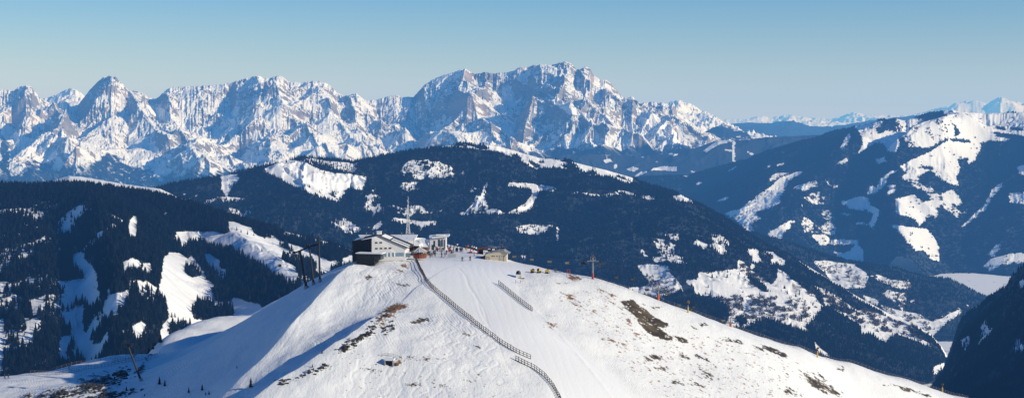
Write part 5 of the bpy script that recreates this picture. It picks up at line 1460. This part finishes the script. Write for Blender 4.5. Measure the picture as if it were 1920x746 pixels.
# gondola masts on the left shoulder
def gmast(px, py, tx, ty, r, label, arms, name='gondola_mast', Y=None):
    b = G(px, py)
    s = b.y / F
    d = Vector(((tx - px) * s, 0, (py - ty) * s))
    t = thing(name, label, 'lift mast', b - Vector((0, 0, .5)))
    mb = MB(); mb.bar((0, 0, 0), d + Vector((0, 0, .5)), r * 1.25, r * .8, 12); mb.part('mast', M_mast, t)
    mb = MB(); mb.bar((0, 0, .1), d * .07 + Vector((0, 0, .5)), r * 2.0, r * 1.8, 12); mb.part('foundation', M_conc, t)
    for (ax, ay, bx, by) in arms:
        A = Vector(((ax - px) * s, 0, (py - ay) * s + .5)); B = Vector(((bx - px) * s, 0, (py - by) * s + .5))
        mb = MB(); mb.bar(A, B, .28, .28, 6); mb.part('crossarm', M_dark, t)
        for E in (A, B):
            mb = MB(); mb.box(E + Vector((0, -.2, -.05)), (.35, 3.6, .4)); tr = mb.part('sheave_train', M_dark, t)
            mb = MB(); mb.box(E + Vector((0, -.2, .55)), (1.0, 2.6, .08)); mb.part('catwalk', M_dark, tr)
            for k in range(5):
                mb = MB(); mb.lathe([(0, -.06), (.24, -.06), (.24, .06), (0, .06)], 10); o = mb.part('sheave', M_black, tr); o.location = E + Vector((0, -1.6 + .7 * k, .22)); o.rotation_euler = (0, R(90), 0)
    return b, b + d


gmast(575, 540, 562.5, 470, .42, 'leaning grey gondola mast with a tilted crossarm, thickest of the three on the shoulder', [(550.5, 474, 577.5, 463.5)])
b2, _ = gmast(588.5, 534, 579.5, 458, .34, 'slim grey gondola mast in the middle of the three on the shoulder', [(575, 463, 598, 458)])
gmast(600, 529, 597.5, 442, .32, 'tall upright grey mast nearest to the station', [])
gmast(265.5, 713, 239, 645, .34, 'leaning dark lift mast standing alone by the rocks low on the slope', [(233.5, 641.5, 247.5, 646.5)])


def gondola_proto():
    t = thing('gondola_cabin', 'x', 'gondola')
    mb = MB(); mb.box((0, 0, -3.0), (1.7, 1.8, 1.0), 0, 0, 0, .25); mb.part('body', M_black, t)
    mb = MB(); mb.box((0, 0, -2.45), (1.74, 1.84, .75), 0, 0, 0, .28); mb.part('window', M_glass, t)
    mb = MB(); mb.box((0, 0, -2.0), (1.5, 1.6, .16), 0, 0, 0, .06); mb.part('roof', M_dark, t)
    mb = MB(); mb.bar((0, 0, -2.0), (0, 0, 0), .07); mb.box((0, 0, 0), (.2, .7, .2)); mb.part('hanger', M_steel, t)
    return t


GC = gondola_proto()
for i, (px, py, Y, lab) in enumerate([(557.5, 474, 590, 'dark gondola cabin hanging at the tilted crossarm of the leaning mast'), (524.7, 489, 800, 'dark gondola cabin crossing the upper white ski run'), (347.5, 594, 860, 'dark gondola cabin hanging above the snow shelf beside the spruce row'), (316.2, 610, 860, 'dark gondola cabin in front of the wood edge above the snow shelf')]):
    o = GC if i == 0 else dup(GC)
    o.location = W(px, py, Y); o.rotation_euler = (0, 0, R(20)); tag(o, lab, 'gondola', 'gondola cabins over the valley run')
cable('gondola_cable', sagging([W(577, 463, 575), W(557.5, 474, 590), W(524.7, 489, 800)], .01), .028, 'thin gondola cable from the tilted crossarm out over the white run')
cable('gondola_cable', sagging([W(430, 540, 870), W(347.5, 594, 860), W(316.2, 610, 860), W(250, 640, 850)], .006), .028, 'thin gondola cable passing over the snow shelf')


# ------------------------------------------------------------------ fences
def fence(label, pts, step, h, mat, rails=2, r=.055, railr=.035, group=None, ymin=0, name='fence', lean=0., maxp=98):
    g = [G(*p, ymin) for p in pts]
    o = g[0].copy(); t = thing(name, label, 'fence', o, 0, group)
    line = []
    for a, b in zip(g[:-1], g[1:]):
        n = max(2, int((b - a).length / .5)); line += [a.lerp(b, k / n) for k in range(n)]
    line.append(g[-1])
    d = [0.]
    for a, b in zip(line[:-1], line[1:]): d.append(d[-1] + (b - a).length)
    n = int(d[-1] / step)
    if n > maxp: n = maxp
    pos = []
    for k in range(n + 1):
        s = d[-1] * k / n; x = np.interp(s, d, [p.x for p in line]); y = np.interp(s, d, [p.y for p in line])
        pos.append(Vector((x, y, hill_z(x, y))) - o)
    me = None
    for i, p in enumerate(pos):
        if me is None:
            mb = MB(); mb.bar((0, 0, -.35), (lean, 0, h), r, r * .85, 6); me = mb.mesh('post', mat)
        q = bpy.data.objects.new('post', me); COL.objects.link(q); q.parent = t; q.location = p
        q.rotation_euler = (rng.uniform(-.05, .05), rng.uniform(-.05, .05), rng.uniform(0, 6)); q.scale = (1, 1, rng.uniform(.9, 1.08))
    for k in range(rails):
        z = h * (.92 - .42 * k)
        mb = MB(); mb.path([p + Vector((0, -.05, z)) for p in pos], railr, 5); mb.part('rail', mat, t)
    return t


M_fence = simple('brown_fence_wood', (.075, .05, .042), .8, .4, 5)
M_fence2 = simple('grey_fence_wood', (.24, .21, .20), .8, .35, 5)
fence('long brown wooden rail fence winding down beside the groomed piste from the station', [(779, 489), (789, 508), (800, 528), (815, 545), (832, 558), (870, 590), (905, 618), (940, 644), (970, 662), (995, 673)], 1.25, 1.45, M_fence, 3, .11, .075)
fence('dark brown rail fence curving out below the long one', [(967, 675), (985, 684), (1002, 692), (1020, 705), (1036, 724), (1050, 748), (1056, 766)], 1.1, 1.5, M_fence, 3, .11, .075)
fence('short brown rail fence standing alone in the middle of the piste', [(935, 533), (948, 543), (965, 557), (982, 571), (998, 583)], 1.15, 1.4, M_fence, 3, .10, .07)
fence('thin grey post fence along the right edge of the hill', [(1118, 524.5), (1160, 538), (1230, 560.5), (1300, 586), (1400, 623), (1500, 653), (1600, 681), (1700, 713), (1815, 747)], 2.2, 1.3, M_fence2, 2, .05, .028, None, 480)
fence('pale slat snow fence on the shelf, longest of the three', [(57, 716), (110, 704), (170, 690), (240, 678), (296, 668)], 1.6, 1.6, M_fence2, 3, .06, .045, 'snow fences on the shelf', 535)
fence('pale slat snow fence on the shelf, upper one of the three', [(210, 680), (250, 671), (300, 661)], 1.6, 1.6, M_fence2, 3, .06, .045, 'snow fences on the shelf', 560)
fence('pale slat snow fence on the shelf, faint one furthest back', [(45, 706), (110, 694), (180, 681), (225, 672)], 2.0, 1.3, M_fence2, 2, .05, .04, 'snow fences on the shelf', 570)
fence('short grey handrail above the dark shelter mouth in the snow', [(716, 668), (730, 667), (749, 672)], 1.5, .95, M_fence2, 2, .05, .04)


# ------------------------------------------------------------------ shelter mouth in the snow
def shelter():
    o = G(729, 686); t = thing('snow_shelter', 'dark doorway of a small shelter sunk into the snow slope', 'shelter', o, R(-8))
    w, h = 2.1, 1.7
    mb = MB(); mb.box((0, 1.2, h / 2), (w, 1.6, h)); mb.part('doorway', M_black, t)  # solid black block stands in for the unlit inside
    mb = MB(); mb.box((-w / 2 - .15, .5, h / 2 - .1), (.3, 1.4, h + .5)); mb.part('side_wall', M_conc, t)
    mb = MB(); mb.box((w / 2 + .15, .5, h / 2 - .1), (.3, 1.4, h + .5)); mb.part('side_wall', M_conc, t)
    mb = MB(); mb.box((0, 1.0, h + .2), (w + .9, 2.4, .3), 0, R(6), 0, .1); mb.part('roof', M_snow, t)
    mb = MB(); mb.box((.55, .35, h / 2), (.8, .08, h * .9), R(20)); mb.part('door', M_dark, t)
    mb = MB()
    for k in range(9): mb.ball((w / 2 + .5 + rng.uniform(0, 1.2), .3 + rng.uniform(0, .8), rng.uniform(0, .9)), rng.uniform(.2, .42), (1, 1, .7), 1)
    mb.part('stone_bank', M_brown, t)


shelter()


# ------------------------------------------------------------------ snow making and small things on the piste
def tower_cannon(px, py, hpx, label, face):
    b = G(px, py); s = b.y / F; H = hpx * s
    t = thing('snow_cannon', label, 'snow cannon', b - Vector((0, 0, .2)), face)
    mb = MB(); mb.bar((0, 0, 0), (0, 0, H * .68), .17, .13, 10); mb.part('post', M_steel, t)
    mb = MB(); mb.bar((0, 0, .15), (0, 0, H * .5), .29, .27, 12); mb.part('padding', M_yellow, t)
    mb = MB(); mb.box((0, 0, H * .70), (.5, .5, .45)); mb.part('bracket', M_dark, t)
    mb = MB(); mb.lathe([(0, -.6), (.30, -.6), (.34, -.25), (.38, .1), (.43, .48), (.36, .48), (.32, .1), (0, -.2)], 14); br = mb.part('barrel', M_rust, t); br.location = (0, 0, H * .86); br.rotation_euler = (R(62), 0, 0)
    mb = MB(); mb.lathe([(.42, .4), (.47, .4), (.47, .5), (.42, .5)], 14); mb.part('nozzle_ring', M_yellow, br)
    return t


tower_cannon(1290, 586, 24, 'tower snow cannon on a yellow padded post by the rounded spruce stand', R(40))
tower_cannon(1532.5, 669, 20, 'tower snow cannon on a yellow padded post at the middle of the grey post fence', R(20))
tower_cannon(1767, 734, 18, 'tower snow cannon on a yellow padded post lowest along the grey post fence', R(-30))


def parked_gun():
    t = thing('snow_gun', 'x', 'snow gun')
    mb = MB(); mb.box((0, 0, .28), (1.1, 1.5, .16)); mb.bar((-.4, 0, .3), (0, 0, .9), .06); mb.bar((.4, 0, .3), (0, 0, .9), .06); mb.part('frame', M_dark, t)
    mb = MB(); mb.lathe([(0, -.7), (.4, -.7), (.46, -.2), (.55, .55), (.48, .55), (.4, 0), (0, -.1)], 14); b = mb.part('barrel', M_yellow, t); b.location = (0, 0, 1.0); b.rotation_euler = (R(70), 0, 0)
    mb = MB(); mb.lathe([(0, .3), (.44, .3), (.44, .36), (0, .36)], 14); mb.part('grille', M_black, b)
    for sx in (-1, 1):
        mb = MB(); mb.lathe([(0, -.09), (.26, -.09), (.26, .09), (0, .09)], 14); w = mb.part('wheel', M_black, t); w.location = (sx * .6, 0, .26); w.rotation_euler = (0, R(90), 0)
    mb = MB(); mb.box((.2, .55, .6), (.5, .4, .5)); mb.part('motor_box', M_black, t)
    return t


SG = parked_gun()
for i, (px, py, rz, lab) in enumerate([(998.5, 511.5, 60, 'yellow snow gun parked on the piste, left one of three'), (1010.5, 511.5, -40, 'yellow snow gun parked on the piste, middle one of three'), (1026.5, 512.5, 100, 'yellow snow gun parked on the piste, right one of three')]):
    o = SG if i == 0 else dup(SG)
    o.location = G(px, py, 480); o.rotation_euler = (0, 0, R(rz)); tag(o, lab, 'snow gun', 'snow guns parked on the piste')


def kiosk():
    b = G(972.5, 521); t = thing('operator_hut', 'small white box hut with a black domed cabin on the piste', 'hut', b)
    mb = MB(); mb.box((0, .6, .55), (2.1, 1.7, 1.5), 0, 0, 0, .08); mb.part('base', M_white, t)
    mb = MB(); mb.lathe([(.85, 1.3), (.85, 1.8), (.7, 2.25), (.35, 2.5), (0, 2.55)], 14, (-.1, .6, 0)); mb.part('dome', M_black, t)
    mb = MB(); mb.box((.35, .05, 1.85), (.5, .3, .3)); mb.part('window', M_blueglass, t)
    mb = MB(); mb.box((.75, -.28, .5), (.5, .07, .9)); mb.part('door', M_cream, t)
    mb = MB(); mb.box((.9, .1, -.05), (2.4, 1.2, .12)); mb.part('step', M_brown, t)


kiosk()
for i, (px, py, lab) in enumerate([(967, 531, 'short grey marker post before the domed hut, left one of two'), (976, 531, 'short grey marker post before the domed hut, right one of two'), (902, 504.5, 'thin piste marker pole near the lone skier')][:2]):
    b = G(px, py)
    mb = MB(); mb.bar((0, 0, -.2), (0, 0, 1.1), .07, .07, 8); mb.box((0, 0, .8), (.22, .1, .45)); o = mb.part('marker_post', M_steel); o.location = b; tag(o, lab, 'marker post', 'marker posts before the domed hut')


def trestle(px, py, h, m, label):
    b = G(px, py, 480); t = thing('trestle', label, 'trestle', b)
    for x in (-.45, .45):
        for s in (-1, 1):
            mb = MB(); mb.bar((x + s * .35, 0, -.1), (x, 0, h), .055); mb.part('leg', m, t)
    mb = MB(); mb.bar((-.5, 0, h * .9), (.5, 0, h * .9), .06); mb.bar((-.6, 0, h * .4), (.6, 0, h * .4), .05); mb.part('beam', m, t)


trestle(1040.5, 510, 1.3, M_wood, 'thin wooden trestle on the piste right of the snow guns')
trestle(1066, 516, 2.3, M_redp, 'tall red steel trestle by the orange brown turf')


def net_panel(px, py, w, h, m, label, cat='banner', name='safety_banner'):
    b = G(px, py); t = thing(name, label, cat, b)
    s = b.y / F
    mb = MB(); mb.box((0, 0, h * s * .58), (w * s, .05, h * s * .85)); mb.part('panel', m, t)
    for x in (-.5, .0, .5):
        mb = MB(); mb.bar((x * w * s, .05, -.2), (x * w * s, .05, h * s * 1.05), .05); mb.part('post', M_steel, t)


net_panel(847.5, 483, 15, 7, M_net, 'grey net panel standing on the plaza snow before the skiers')
net_panel(802, 478, 3.2, 6.5, M_yellow, 'upright yellow sign beside the round bar', 'sign', 'yellow_sign')
net_panel(875, 470.5, 2.2, 5.5, M_yellow, 'small upright yellow sign at the back of the plaza', 'sign', 'yellow_sign')
net_panel(882, 474.5, 7, 3, M_redp, 'low red banner lying across the plaza edge')


# ------------------------------------------------------------------ people
def person_mesh(pose, jacket, trousers, helmet):
    V = []; E = []; Rr = []
    def v(p, r, par=None):
        V.append(p); Rr.append(r)
        if par is not None: E.append((par, len(V) - 1))
        return len(V) - 1
    if pose == 'ski':
        hip = v((0, .06, .78), .17); sp = v((0, -.06, 1.05), .19, hip); ch = v((0, -.16, 1.28), .21, sp); nk = v((0, -.20, 1.46), .08, ch); hd = v((0, -.22, 1.60), .13, nk); v((0, -.22, 1.70), .11, hd)
        for s in (-1, 1):
            k = v((s * .15, -.16, .48), .10, v((s * .12, .04, .74), .14, hip)); f = v((s * .16, .04, .10), .08, k); v((s * .16, -.14, .06), .07, f)
            sh = v((s * .24, -.15, 1.33), .10, ch); el = v((s * .34, -.22, 1.08), .075, sh); v((s * .32, -.48, 1.02), .06, el)
    elif pose == 'walk':
        hip = v((0, 0, .90), .17); sp = v((0, 0, 1.12), .18, hip); ch = v((0, -.02, 1.34), .21, sp); nk = v((0, -.03, 1.51), .08, ch); hd = v((0, -.04, 1.63), .13, nk); v((0, -.04, 1.73), .11, hd)
        for s in (-1, 1):
            k = v((s * .12, -.14 * s, .48), .10, v((s * .11, 0, .85), .14, hip)); f = v((s * .13, .18 * -s + .05, .09), .08, k); v((s * .13, .18 * -s - .12, .05), .07, f)
            sh = v((s * .24, 0, 1.40), .10, ch); el = v((s * .32, .12 * s, 1.14), .075, sh); v((s * .30, .2 * s - .15, .95), .06, el)
    else:
        hip = v((0, 0, .92), .17); sp = v((0, 0, 1.14), .18, hip); ch = v((0, 0, 1.36), .21, sp); nk = v((0, 0, 1.53), .08, ch); hd = v((0, -.02, 1.65), .13, nk); v((0, -.02, 1.75), .11, hd)
        for s in (-1, 1):
            k = v((s * .13, -.02, .50), .10, v((s * .11, 0, .86), .14, hip)); f = v((s * .15, .02, .09), .08, k); v((s * .16, -.16, .05), .07, f)
            sh = v((s * .24, 0, 1.42), .10, ch); el = v((s * .33, .04, 1.15), .075, sh); v((s * .30, -.16, 1.0), .06, el)
    me = bpy.data.meshes.new('person'); me.from_pydata(V, E, []); me.update()
    o = bpy.data.objects.new('person_tmp', me); COL.objects.link(o)
    md = o.modifiers.new('s', 'SKIN')
    for i, sv in enumerate(me.skin_vertices[0].data): sv.radius = (Rr[i], Rr[i]); sv.use_root = (i == 0)
    o.modifiers.new('u', 'SUBSURF').levels = 1
    dg = bpy.context.evaluated_depsgraph_get()
    m2 = bpy.data.meshes.new_from_object(o.evaluated_get(dg)); bpy.data.objects.remove(o); bpy.data.meshes.remove(me)
    m2.name = 'person'
    for m in (jacket, trousers, helmet, M_skin): m2.materials.append(m)
    hz = max(v.co.z for v in m2.vertices)
    for p in m2.polygons:
        z = p.center.z / hz; p.use_smooth = True
        p.material_index = 1 if z < .50 else (0 if z < .835 else (3 if (p.center.y < -.10 and z < .93 and p.normal.y < -.3) else 2))
        if z < .06: p.material_index = 2
    return m2


CLOTH = {k: simple(k + '_cloth', c, .8, .2) for k, c in dict(black=(.018, .018, .022), navy=(.02, .035, .10), red=(.50, .035, .03), dark_red=(.22, .02, .03), blue=(.05, .16, .42), white=(.7, .7, .7), orange=(.7, .2, .03), grey=(.16, .16, .17), purple=(.13, .04, .18), yellow=(.7, .5, .05)).items()}
PM = {}


def person(px, py, col, trous, pose, label, group=None, skis=True, rz=None, ymin=0):
    key = (pose, col, trous)
    if key not in PM: PM[key] = person_mesh(pose, CLOTH[col], CLOTH[trous], CLOTH['black'] if col != 'black' else CLOTH['grey'])
    b = G(px, py, ymin)
    o = bpy.data.objects.new('person', PM[key]); COL.objects.link(o)
    o.location = b + Vector((0, 0, .02)); o.rotation_euler = (0, 0, rng.uniform(0, 6.28) if rz is None else rz)
    tag(o, label, 'person', group)
    if skis:
        for s in (-1, 1):
            mb = MB(); mb.box((s * .16, -.08, .02), (.085, 1.55, .03)); mb.bar((s * .16, -.84, .03), (s * .16, -1.0, .12), .04, .02, 4); mb.part('ski', CLOTH['dark_red' if col != 'red' else 'navy'], o)
            mb = MB(); mb.bar((s * .34, -.46, 1.0), (s * .55, -.25, .02), .015, .012, 4); mb.part('ski_pole', M_dark, o)
    return o


Q = zoomed(780, 430, 9.95)
person(866.5, 489, 'black', 'black', 'ski', 'lone dark skier leaning on the open piste before the plaza', None, True, R(30))
person(881.5, 488.5, 'black', 'navy', 'stand', 'lone dark person standing on the open piste left of the beige hut', None, True, R(200))
crowd = [((240, 478), 'navy', 'black', 'in navy beside the yellow sign at the round bar'), ((262, 474), 'black', 'black', 'in black beside the yellow sign at the round bar'), ((330, 472), 'black', 'navy', 'in black standing left on the plaza'), ((338, 455), 'navy', 'navy', 'in navy at the left of the plaza'), ((356, 500), 'black', 'black', 'in black near the front left of the plaza'), ((367, 440), 'navy', 'black', 'in navy behind the front left pair'), ((404, 412), 'black', 'black', 'in black before the tall panes'), ((390, 398), 'red', 'black', 'in red before the pavilion door'), ((372, 390), 'grey', 'black', 'in grey at the pavilion corner'), ((450, 405), 'navy', 'black', 'in navy before the second pane'), ((488, 408), 'red', 'black', 'in bright red before the middle panes'), ((508, 385), 'white', 'black', 'in white close under the panes'), ((525, 396), 'black', 'grey', 'in black by the right pavilion corner'), ((480, 512), 'black', 'black', 'in black, frontmost on the plaza with raised skis'), ((475, 450), 'grey', 'navy', 'in grey behind the frontmost skier'), ((543, 505), 'grey', 'grey', 'in grey left of the net panel'), ((570, 462), 'dark_red', 'navy', 'in dark red above the net panel'), ((600, 398), 'navy', 'black', 'in navy at the crowded pavilion corner'), ((618, 408), 'red', 'black', 'in red at the crowded pavilion corner'), ((634, 392), 'black', 'black', 'in black at the crowded pavilion corner'), ((628, 420), 'red', 'navy', 'in red and navy in the busy group'), ((652, 440), 'red', 'dark_red', 'in red leaning in the busy group'), ((664, 462), 'dark_red', 'black', 'in dark red in front of the busy group'), ((692, 438), 'grey', 'black', 'in grey right of the busy group'), ((704, 380), 'grey', 'black', 'in grey at the back of the plaza'), ((742, 412), 'navy', 'black', 'in navy, first of the row at the back'), ((760, 410), 'black', 'navy', 'in black, second of the row at the back'), ((776, 412), 'navy', 'navy', 'in navy, third of the row at the back'), ((822, 410), 'navy', 'black', 'in navy, fourth of the row at the back'), ((832, 414), 'black', 'black', 'in black, fifth of the row at the back'), ((850, 412), 'purple', 'black', 'in purple, sixth of the row at the back'), ((866, 408), 'navy', 'black', 'in navy, last of the row at the back'), ((925, 372), 'black', 'black', 'in black beside the small yellow sign'), ((955, 360), 'orange', 'black', 'in orange behind the small yellow sign'), ((978, 352), 'orange', 'navy', 'in orange at the far plaza edge'), ((1042, 362), 'white', 'black', 'in white left at the far plaza edge'), ((1084, 366), 'white', 'black', 'in white in the middle of the far plaza edge'), ((1124, 372), 'white', 'black', 'in white right at the far plaza edge'), ((1066, 400), 'dark_red', 'black', 'in dark red behind the low red banner'), ((1020, 440), 'red', 'red', 'in red by the low red banner'), ((1150, 470), 'dark_red', 'black', 'in dark red left of the beige hut'), ((1085, 492), 'red', 'grey', 'in red sitting low left of the beige hut'), ((770, 330), 'white', 'black', 'in white, tallest at the plaza skyline'), ((590, 355), 'black', 'black', 'in black at the plaza skyline by the pavilion'), ((725, 330), 'black', 'grey', 'in black at the plaza skyline left of the white one'), ((650, 345), 'blue', 'black', 'in blue at the plaza skyline')]
for i, (q, c, tr, lab) in enumerate(crowd):
    px, py = Q(q)[0]
    person(px, py + .6, c, tr, ('stand', 'walk', 'stand')[i % 3], 'person ' + lab, None, i % 4 == 1)
for i, (px, py, c, lab) in enumerate([(787, 468, 'dark_red', 'in dark red on the restaurant terrace, left one'), (792, 467.5, 'black', 'in black on the restaurant terrace, middle one'), (797, 468, 'red', 'in red on the restaurant terrace, right one'), (798.5, 481, 'red', 'in red at the counter of the round bar'), (810, 479.5, 'dark_red', 'in dark red right of the yellow sign'), (806.5, 481.5, 'black', 'in black right beside the yellow sign')]):
    person(px, py + 2, c, 'black', 'stand', 'person ' + lab, None, False)
person(129.5, 691, 'orange', 'orange', 'walk', 'tiny person in orange walking along the snow shelf', None, False, None, 540)
person(9, 711, 'black', 'black', 'walk', 'tiny dark person at the far left of the snow shelf, left one of two', None, True, None, 520)
person(16, 711, 'black', 'navy', 'walk', 'tiny dark person at the far left of the snow shelf, right one of two', None, True, None, 520)


# ------------------------------------------------------------------ chalets in the valley
def chalet_proto(wm, s=1.):
    t = thing('alpine_chalet', 'x', 'chalet')
    w, d, h = 9, 11, 4.2
    mb = MB(); mb.poly([(-w / 2, 0, -2), (w / 2, 0, -2), (w / 2, 0, h), (0, 0, h + 2.4), (-w / 2, 0, h)], (0, d, 0)); mb.part('wall', wm, t)
    mb = MB()
    mb.poly([(0, -1.2, h + 2.7), (w / 2 + 1.3, -1.2, h - .15), (w / 2 + 1.3, d + 1, h - .15), (0, d + 1, h + 2.7)], (0, 0, -.45)); r = mb.part('roof', M_snow, t)
    mb = MB(); mb.poly([(0, -1.2, h + 2.7), (0, d + 1, h + 2.7), (-w / 2 - 1.3, d + 1, h - .15), (-w / 2 - 1.3, -1.2, h - .15)], (0, 0, -.45)); mb.part('roof', M_snow, t)
    mb = MB(); mb.box((1.2, d * .6, h + 2.9), (.9, .9, 1.6)); mb.part('chimney', M_conc, r)
    for x in (-2.4, 0, 2.4):
        mb = MB(); mb.box((x, -.06, 2.2), (1.1, .12, 1.2)); mb.part('window', M_glass, t)
    mb = MB(); mb.box((0, -.7, 3.4), (w * .85, 1.2, .15)); mb.box((0, -1.25, 3.9), (w * .85, .08, .9)); mb.part('balcony', M_brown, t)
    return t


CP = [chalet_proto(M_brown), chalet_proto(simple('pale_plaster', (.5, .46, .40)))]
used = [False, False]
CHALETS = [(L_mid, 1452, 571, 'upper of two close ones on the white meadow by the dark lane'), (L_mid, 1464, 577, 'lower of two close ones on the white meadow by the dark lane'), (L_mid, 1497, 566, 'at the upper end of the lane across the white meadow'), (L_mid, 1432, 588, 'beside the lane at the left end of the white meadow'), (L_mid, 1404, 583, 'leftmost on the big white meadow'), (L_mid, 1530, 577, 'at the brown bushes between meadow and dark wood'), (L_mid, 1618, 590, 'highest of the hamlet under the long dark wood'), (L_mid, 1633, 597, 'second of the hamlet under the long dark wood'), (L_mid, 1647, 603, 'third of the hamlet under the long dark wood'), (L_mid, 1660, 600, 'at the wood edge of the hamlet'), (L_mid, 1676, 608, 'with a wide roof in the middle of the hamlet'), (L_mid, 1688, 604, 'large one at the upper side of the hamlet'), (L_mid, 1700, 615, 'low one near the end of the hamlet'), (L_mid, 1716, 622, 'last one down the valley from the hamlet'),
           (L_knob, 1556, 503, 'highest on the terrace meadow beyond the long wood'), (L_knob, 1574, 512, 'second on the terrace meadow beyond the long wood'), (L_knob, 1592, 520, 'third on the terrace meadow beyond the long wood'), (L_knob, 1612, 524, 'lowest on the terrace meadow beyond the long wood'), (L_knob, 1742, 596, 'left one of the village at the valley mouth'), (L_knob, 1756, 600, 'front one of the village at the valley mouth'), (L_knob, 1766, 595, 'upper one of the village at the valley mouth'), (L_knob, 1781, 587, 'in the row leading out of the village'), (L_knob, 1796, 580, 'second in the row leading out of the village'), (L_knob, 1812, 574, 'furthest in the row leading out of the village'), (L_mid, 1256, 508, 'alone on the small steep snow field'), (L_mid, 1556, 612, 'under the tall wood on the lower meadow'), (L_mid, 1590, 607, 'middle of the lower meadow'), (L_mid, 1646, 622, 'lowest on the meadow above the dark wood')]
for i, (L, px, py, lab) in enumerate(CHALETS):
    k = i % 2
    o = CP[k] if not used[k] else dup(CP[k])
    used[k] = True
    o.location = on(L, px, py) - Vector((0, 0, .4)); o.rotation_euler = (0, 0, R(rng.uniform(-50, 50))); s = rng.uniform(.75, 1.15); o.scale = (s, s, s)
    tag(o, ('brown timber chalet ' if k == 0 else 'pale plastered chalet ') + lab, 'chalet', 'chalets in the valley')


# ------------------------------------------------------------------ bare scrub on the meadows, stones on the shaded rib
def scrub_mesh(seed):
    rg = random.Random(seed); bm = bmesh.new()
    for k in range(26):
        an = rg.uniform(0, 6.28); r = rg.uniform(.1, .5); z = rg.uniform(.15, 1.); c = Vector((r * math.cos(an), r * math.sin(an), z))
        d = Vector((rg.uniform(-.15, .15), rg.uniform(-.15, .15), .25)); e = Vector((rg.uniform(-.08, .08), rg.uniform(-.08, .08), 0))
        bm.faces.new([bm.verts.new(c - d - e), bm.verts.new(c + e * 2), bm.verts.new(c + d)])
    for k in range(3):
        an = rg.uniform(0, 6.28)
        bm.faces.new([bm.verts.new((-.03, 0, 0)), bm.verts.new((.03, 0, 0)), bm.verts.new((.4 * math.cos(an), .4 * math.sin(an), .8))])
    return bm_mesh('bare_shrub', bm, simple('bare_twigs%d' % seed, (.075, .055, .05), .9, .3))


SRC_SCRUB = [source(scrub_mesh(i)) for i in range(3)]


def scrub(L, n, poly, h0, h1, label, seed):
    r2 = np.random.default_rng(seed); pts = []; hs = []
    P = np.array(poly); 
    while len(pts) < n:
        x = r2.uniform(P[:, 0].min(), P[:, 0].max(), 400); y = r2.uniform(P[:, 1].min(), P[:, 1].max(), 400)
        m = inpoly(x, y, poly)
        q = fbm(x / 16, y / 8, seed, 4) > .04
        for a, b in zip(x[m & q], y[m & q]):
            p = on(L, a, b); i = int(round((a - L.u[0]) / (L.u[1] - L.u[0])))
            pts.append(p); hs.append(r2.uniform(h0, h1))
            if len(pts) >= n: break
    forest('scrub', np.array([tuple(p) for p in pts]), np.array(hs), SRC_SCRUB, label)


Pz = zoomed(1180, 440, 3.73); Qz = zoomed(1480, 460, 3.11)
scrub(L_mid, 420, Pz((560, 440), (760, 430), (1000, 440), (1190, 450), (1260, 480), (1260, 620), (1000, 600), (720, 600), (680, 520)), 5, 11, 'bare brown bushes and hedges scattered over the white meadow', 5)
scrub(L_mid, 160, Pz((750, 180), (860, 250), (960, 330), (900, 390), (800, 310)), 4, 8, 'bare brown bushes on the steep edge of the snow field', 6)
scrub(L_mid, 420, Qz((60, 240), (320, 330), (560, 410), (740, 500), (820, 575), (640, 510), (480, 500), (330, 400), (160, 330)), 5, 11, 'bare brown bushes between the hamlet and the dark wood', 7)
scrub(L_knob, 320, Qz((150, 100), (290, 95), (480, 190), (700, 215), (830, 430), (900, 400), (830, 520), (600, 430), (440, 240), (240, 200)), 6, 12, 'bare bushes around the terrace meadows beyond the long wood', 8)
scrub(L_mid, 90, Pz((60, 300), (300, 300), (360, 380), (230, 430), (80, 390)), 4, 9, 'bare bushes on the small steep snow field', 9)


def stone_mesh(seed):
    rg = random.Random(seed); bm = bmesh.new()
    bmesh.ops.create_icosphere(bm, subdivisions=2, radius=.5)
    for v in bm.verts:
        n = 1 + .35 * math.sin(v.co.x * 7 + seed) * math.cos(v.co.y * 6 + seed * 2) + rg.uniform(-.16, .16); v.co *= n; v.co.z *= .62
    return bm_mesh('stone', bm, M_stone)


M_stone = simple('dark_rock', (.05, .048, .047), .85, .5, 3)
SRC_STONE = [source(stone_mesh(i)) for i in range(4)]


def stones(n, blobs, smin, smax, label, seed, ymin=0):
    r2 = np.random.default_rng(seed); pts = []; hs = []
    for cx, cy, rx, ry, ang, k in blobs:
        for _ in range(k):
            a = r2.normal(0, .5); b = r2.normal(0, .5); c, s_ = math.cos(R(ang)), math.sin(R(ang))
            x = cx + a * rx * c - b * ry * s_; y = cy + a * rx * s_ + b * ry * c
            pts.append(G(x, y, ymin)); hs.append(smin + (smax - smin) * r2.random() ** 2.5)
    forest('loose_stones', np.array([tuple(p) for p in pts]), np.array(hs), SRC_STONE, label)


stones(0, [(728, 590, 14, 6, -15, 22), (708, 605, 16, 7, -30, 22), (690, 626, 20, 8, -30, 40), (660, 642, 26, 7, -28, 40), (725, 618, 18, 8, -30, 26), (648, 655, 16, 6, -20, 16), (600, 690, 18, 6, -30, 26), (575, 700, 26, 6, -25, 18), (532, 716, 14, 5, -20, 22), (565, 705, 10, 4, -20, 10)], .25, 1.1, 'dark loose stones poking through the snow along the shaded rib', 3)
stones(0, [(180, 722, 60, 14, -14, 150), (110, 738, 50, 9, -10, 90), (225, 703, 22, 9, -30, 40), (264, 692, 14, 6, -35, 20), (200, 742, 40, 8, -10, 70), (240, 735, 25, 8, -10, 26)], .3, 1.7, 'black rocks breaking through the snow below the leaning mast', 4)
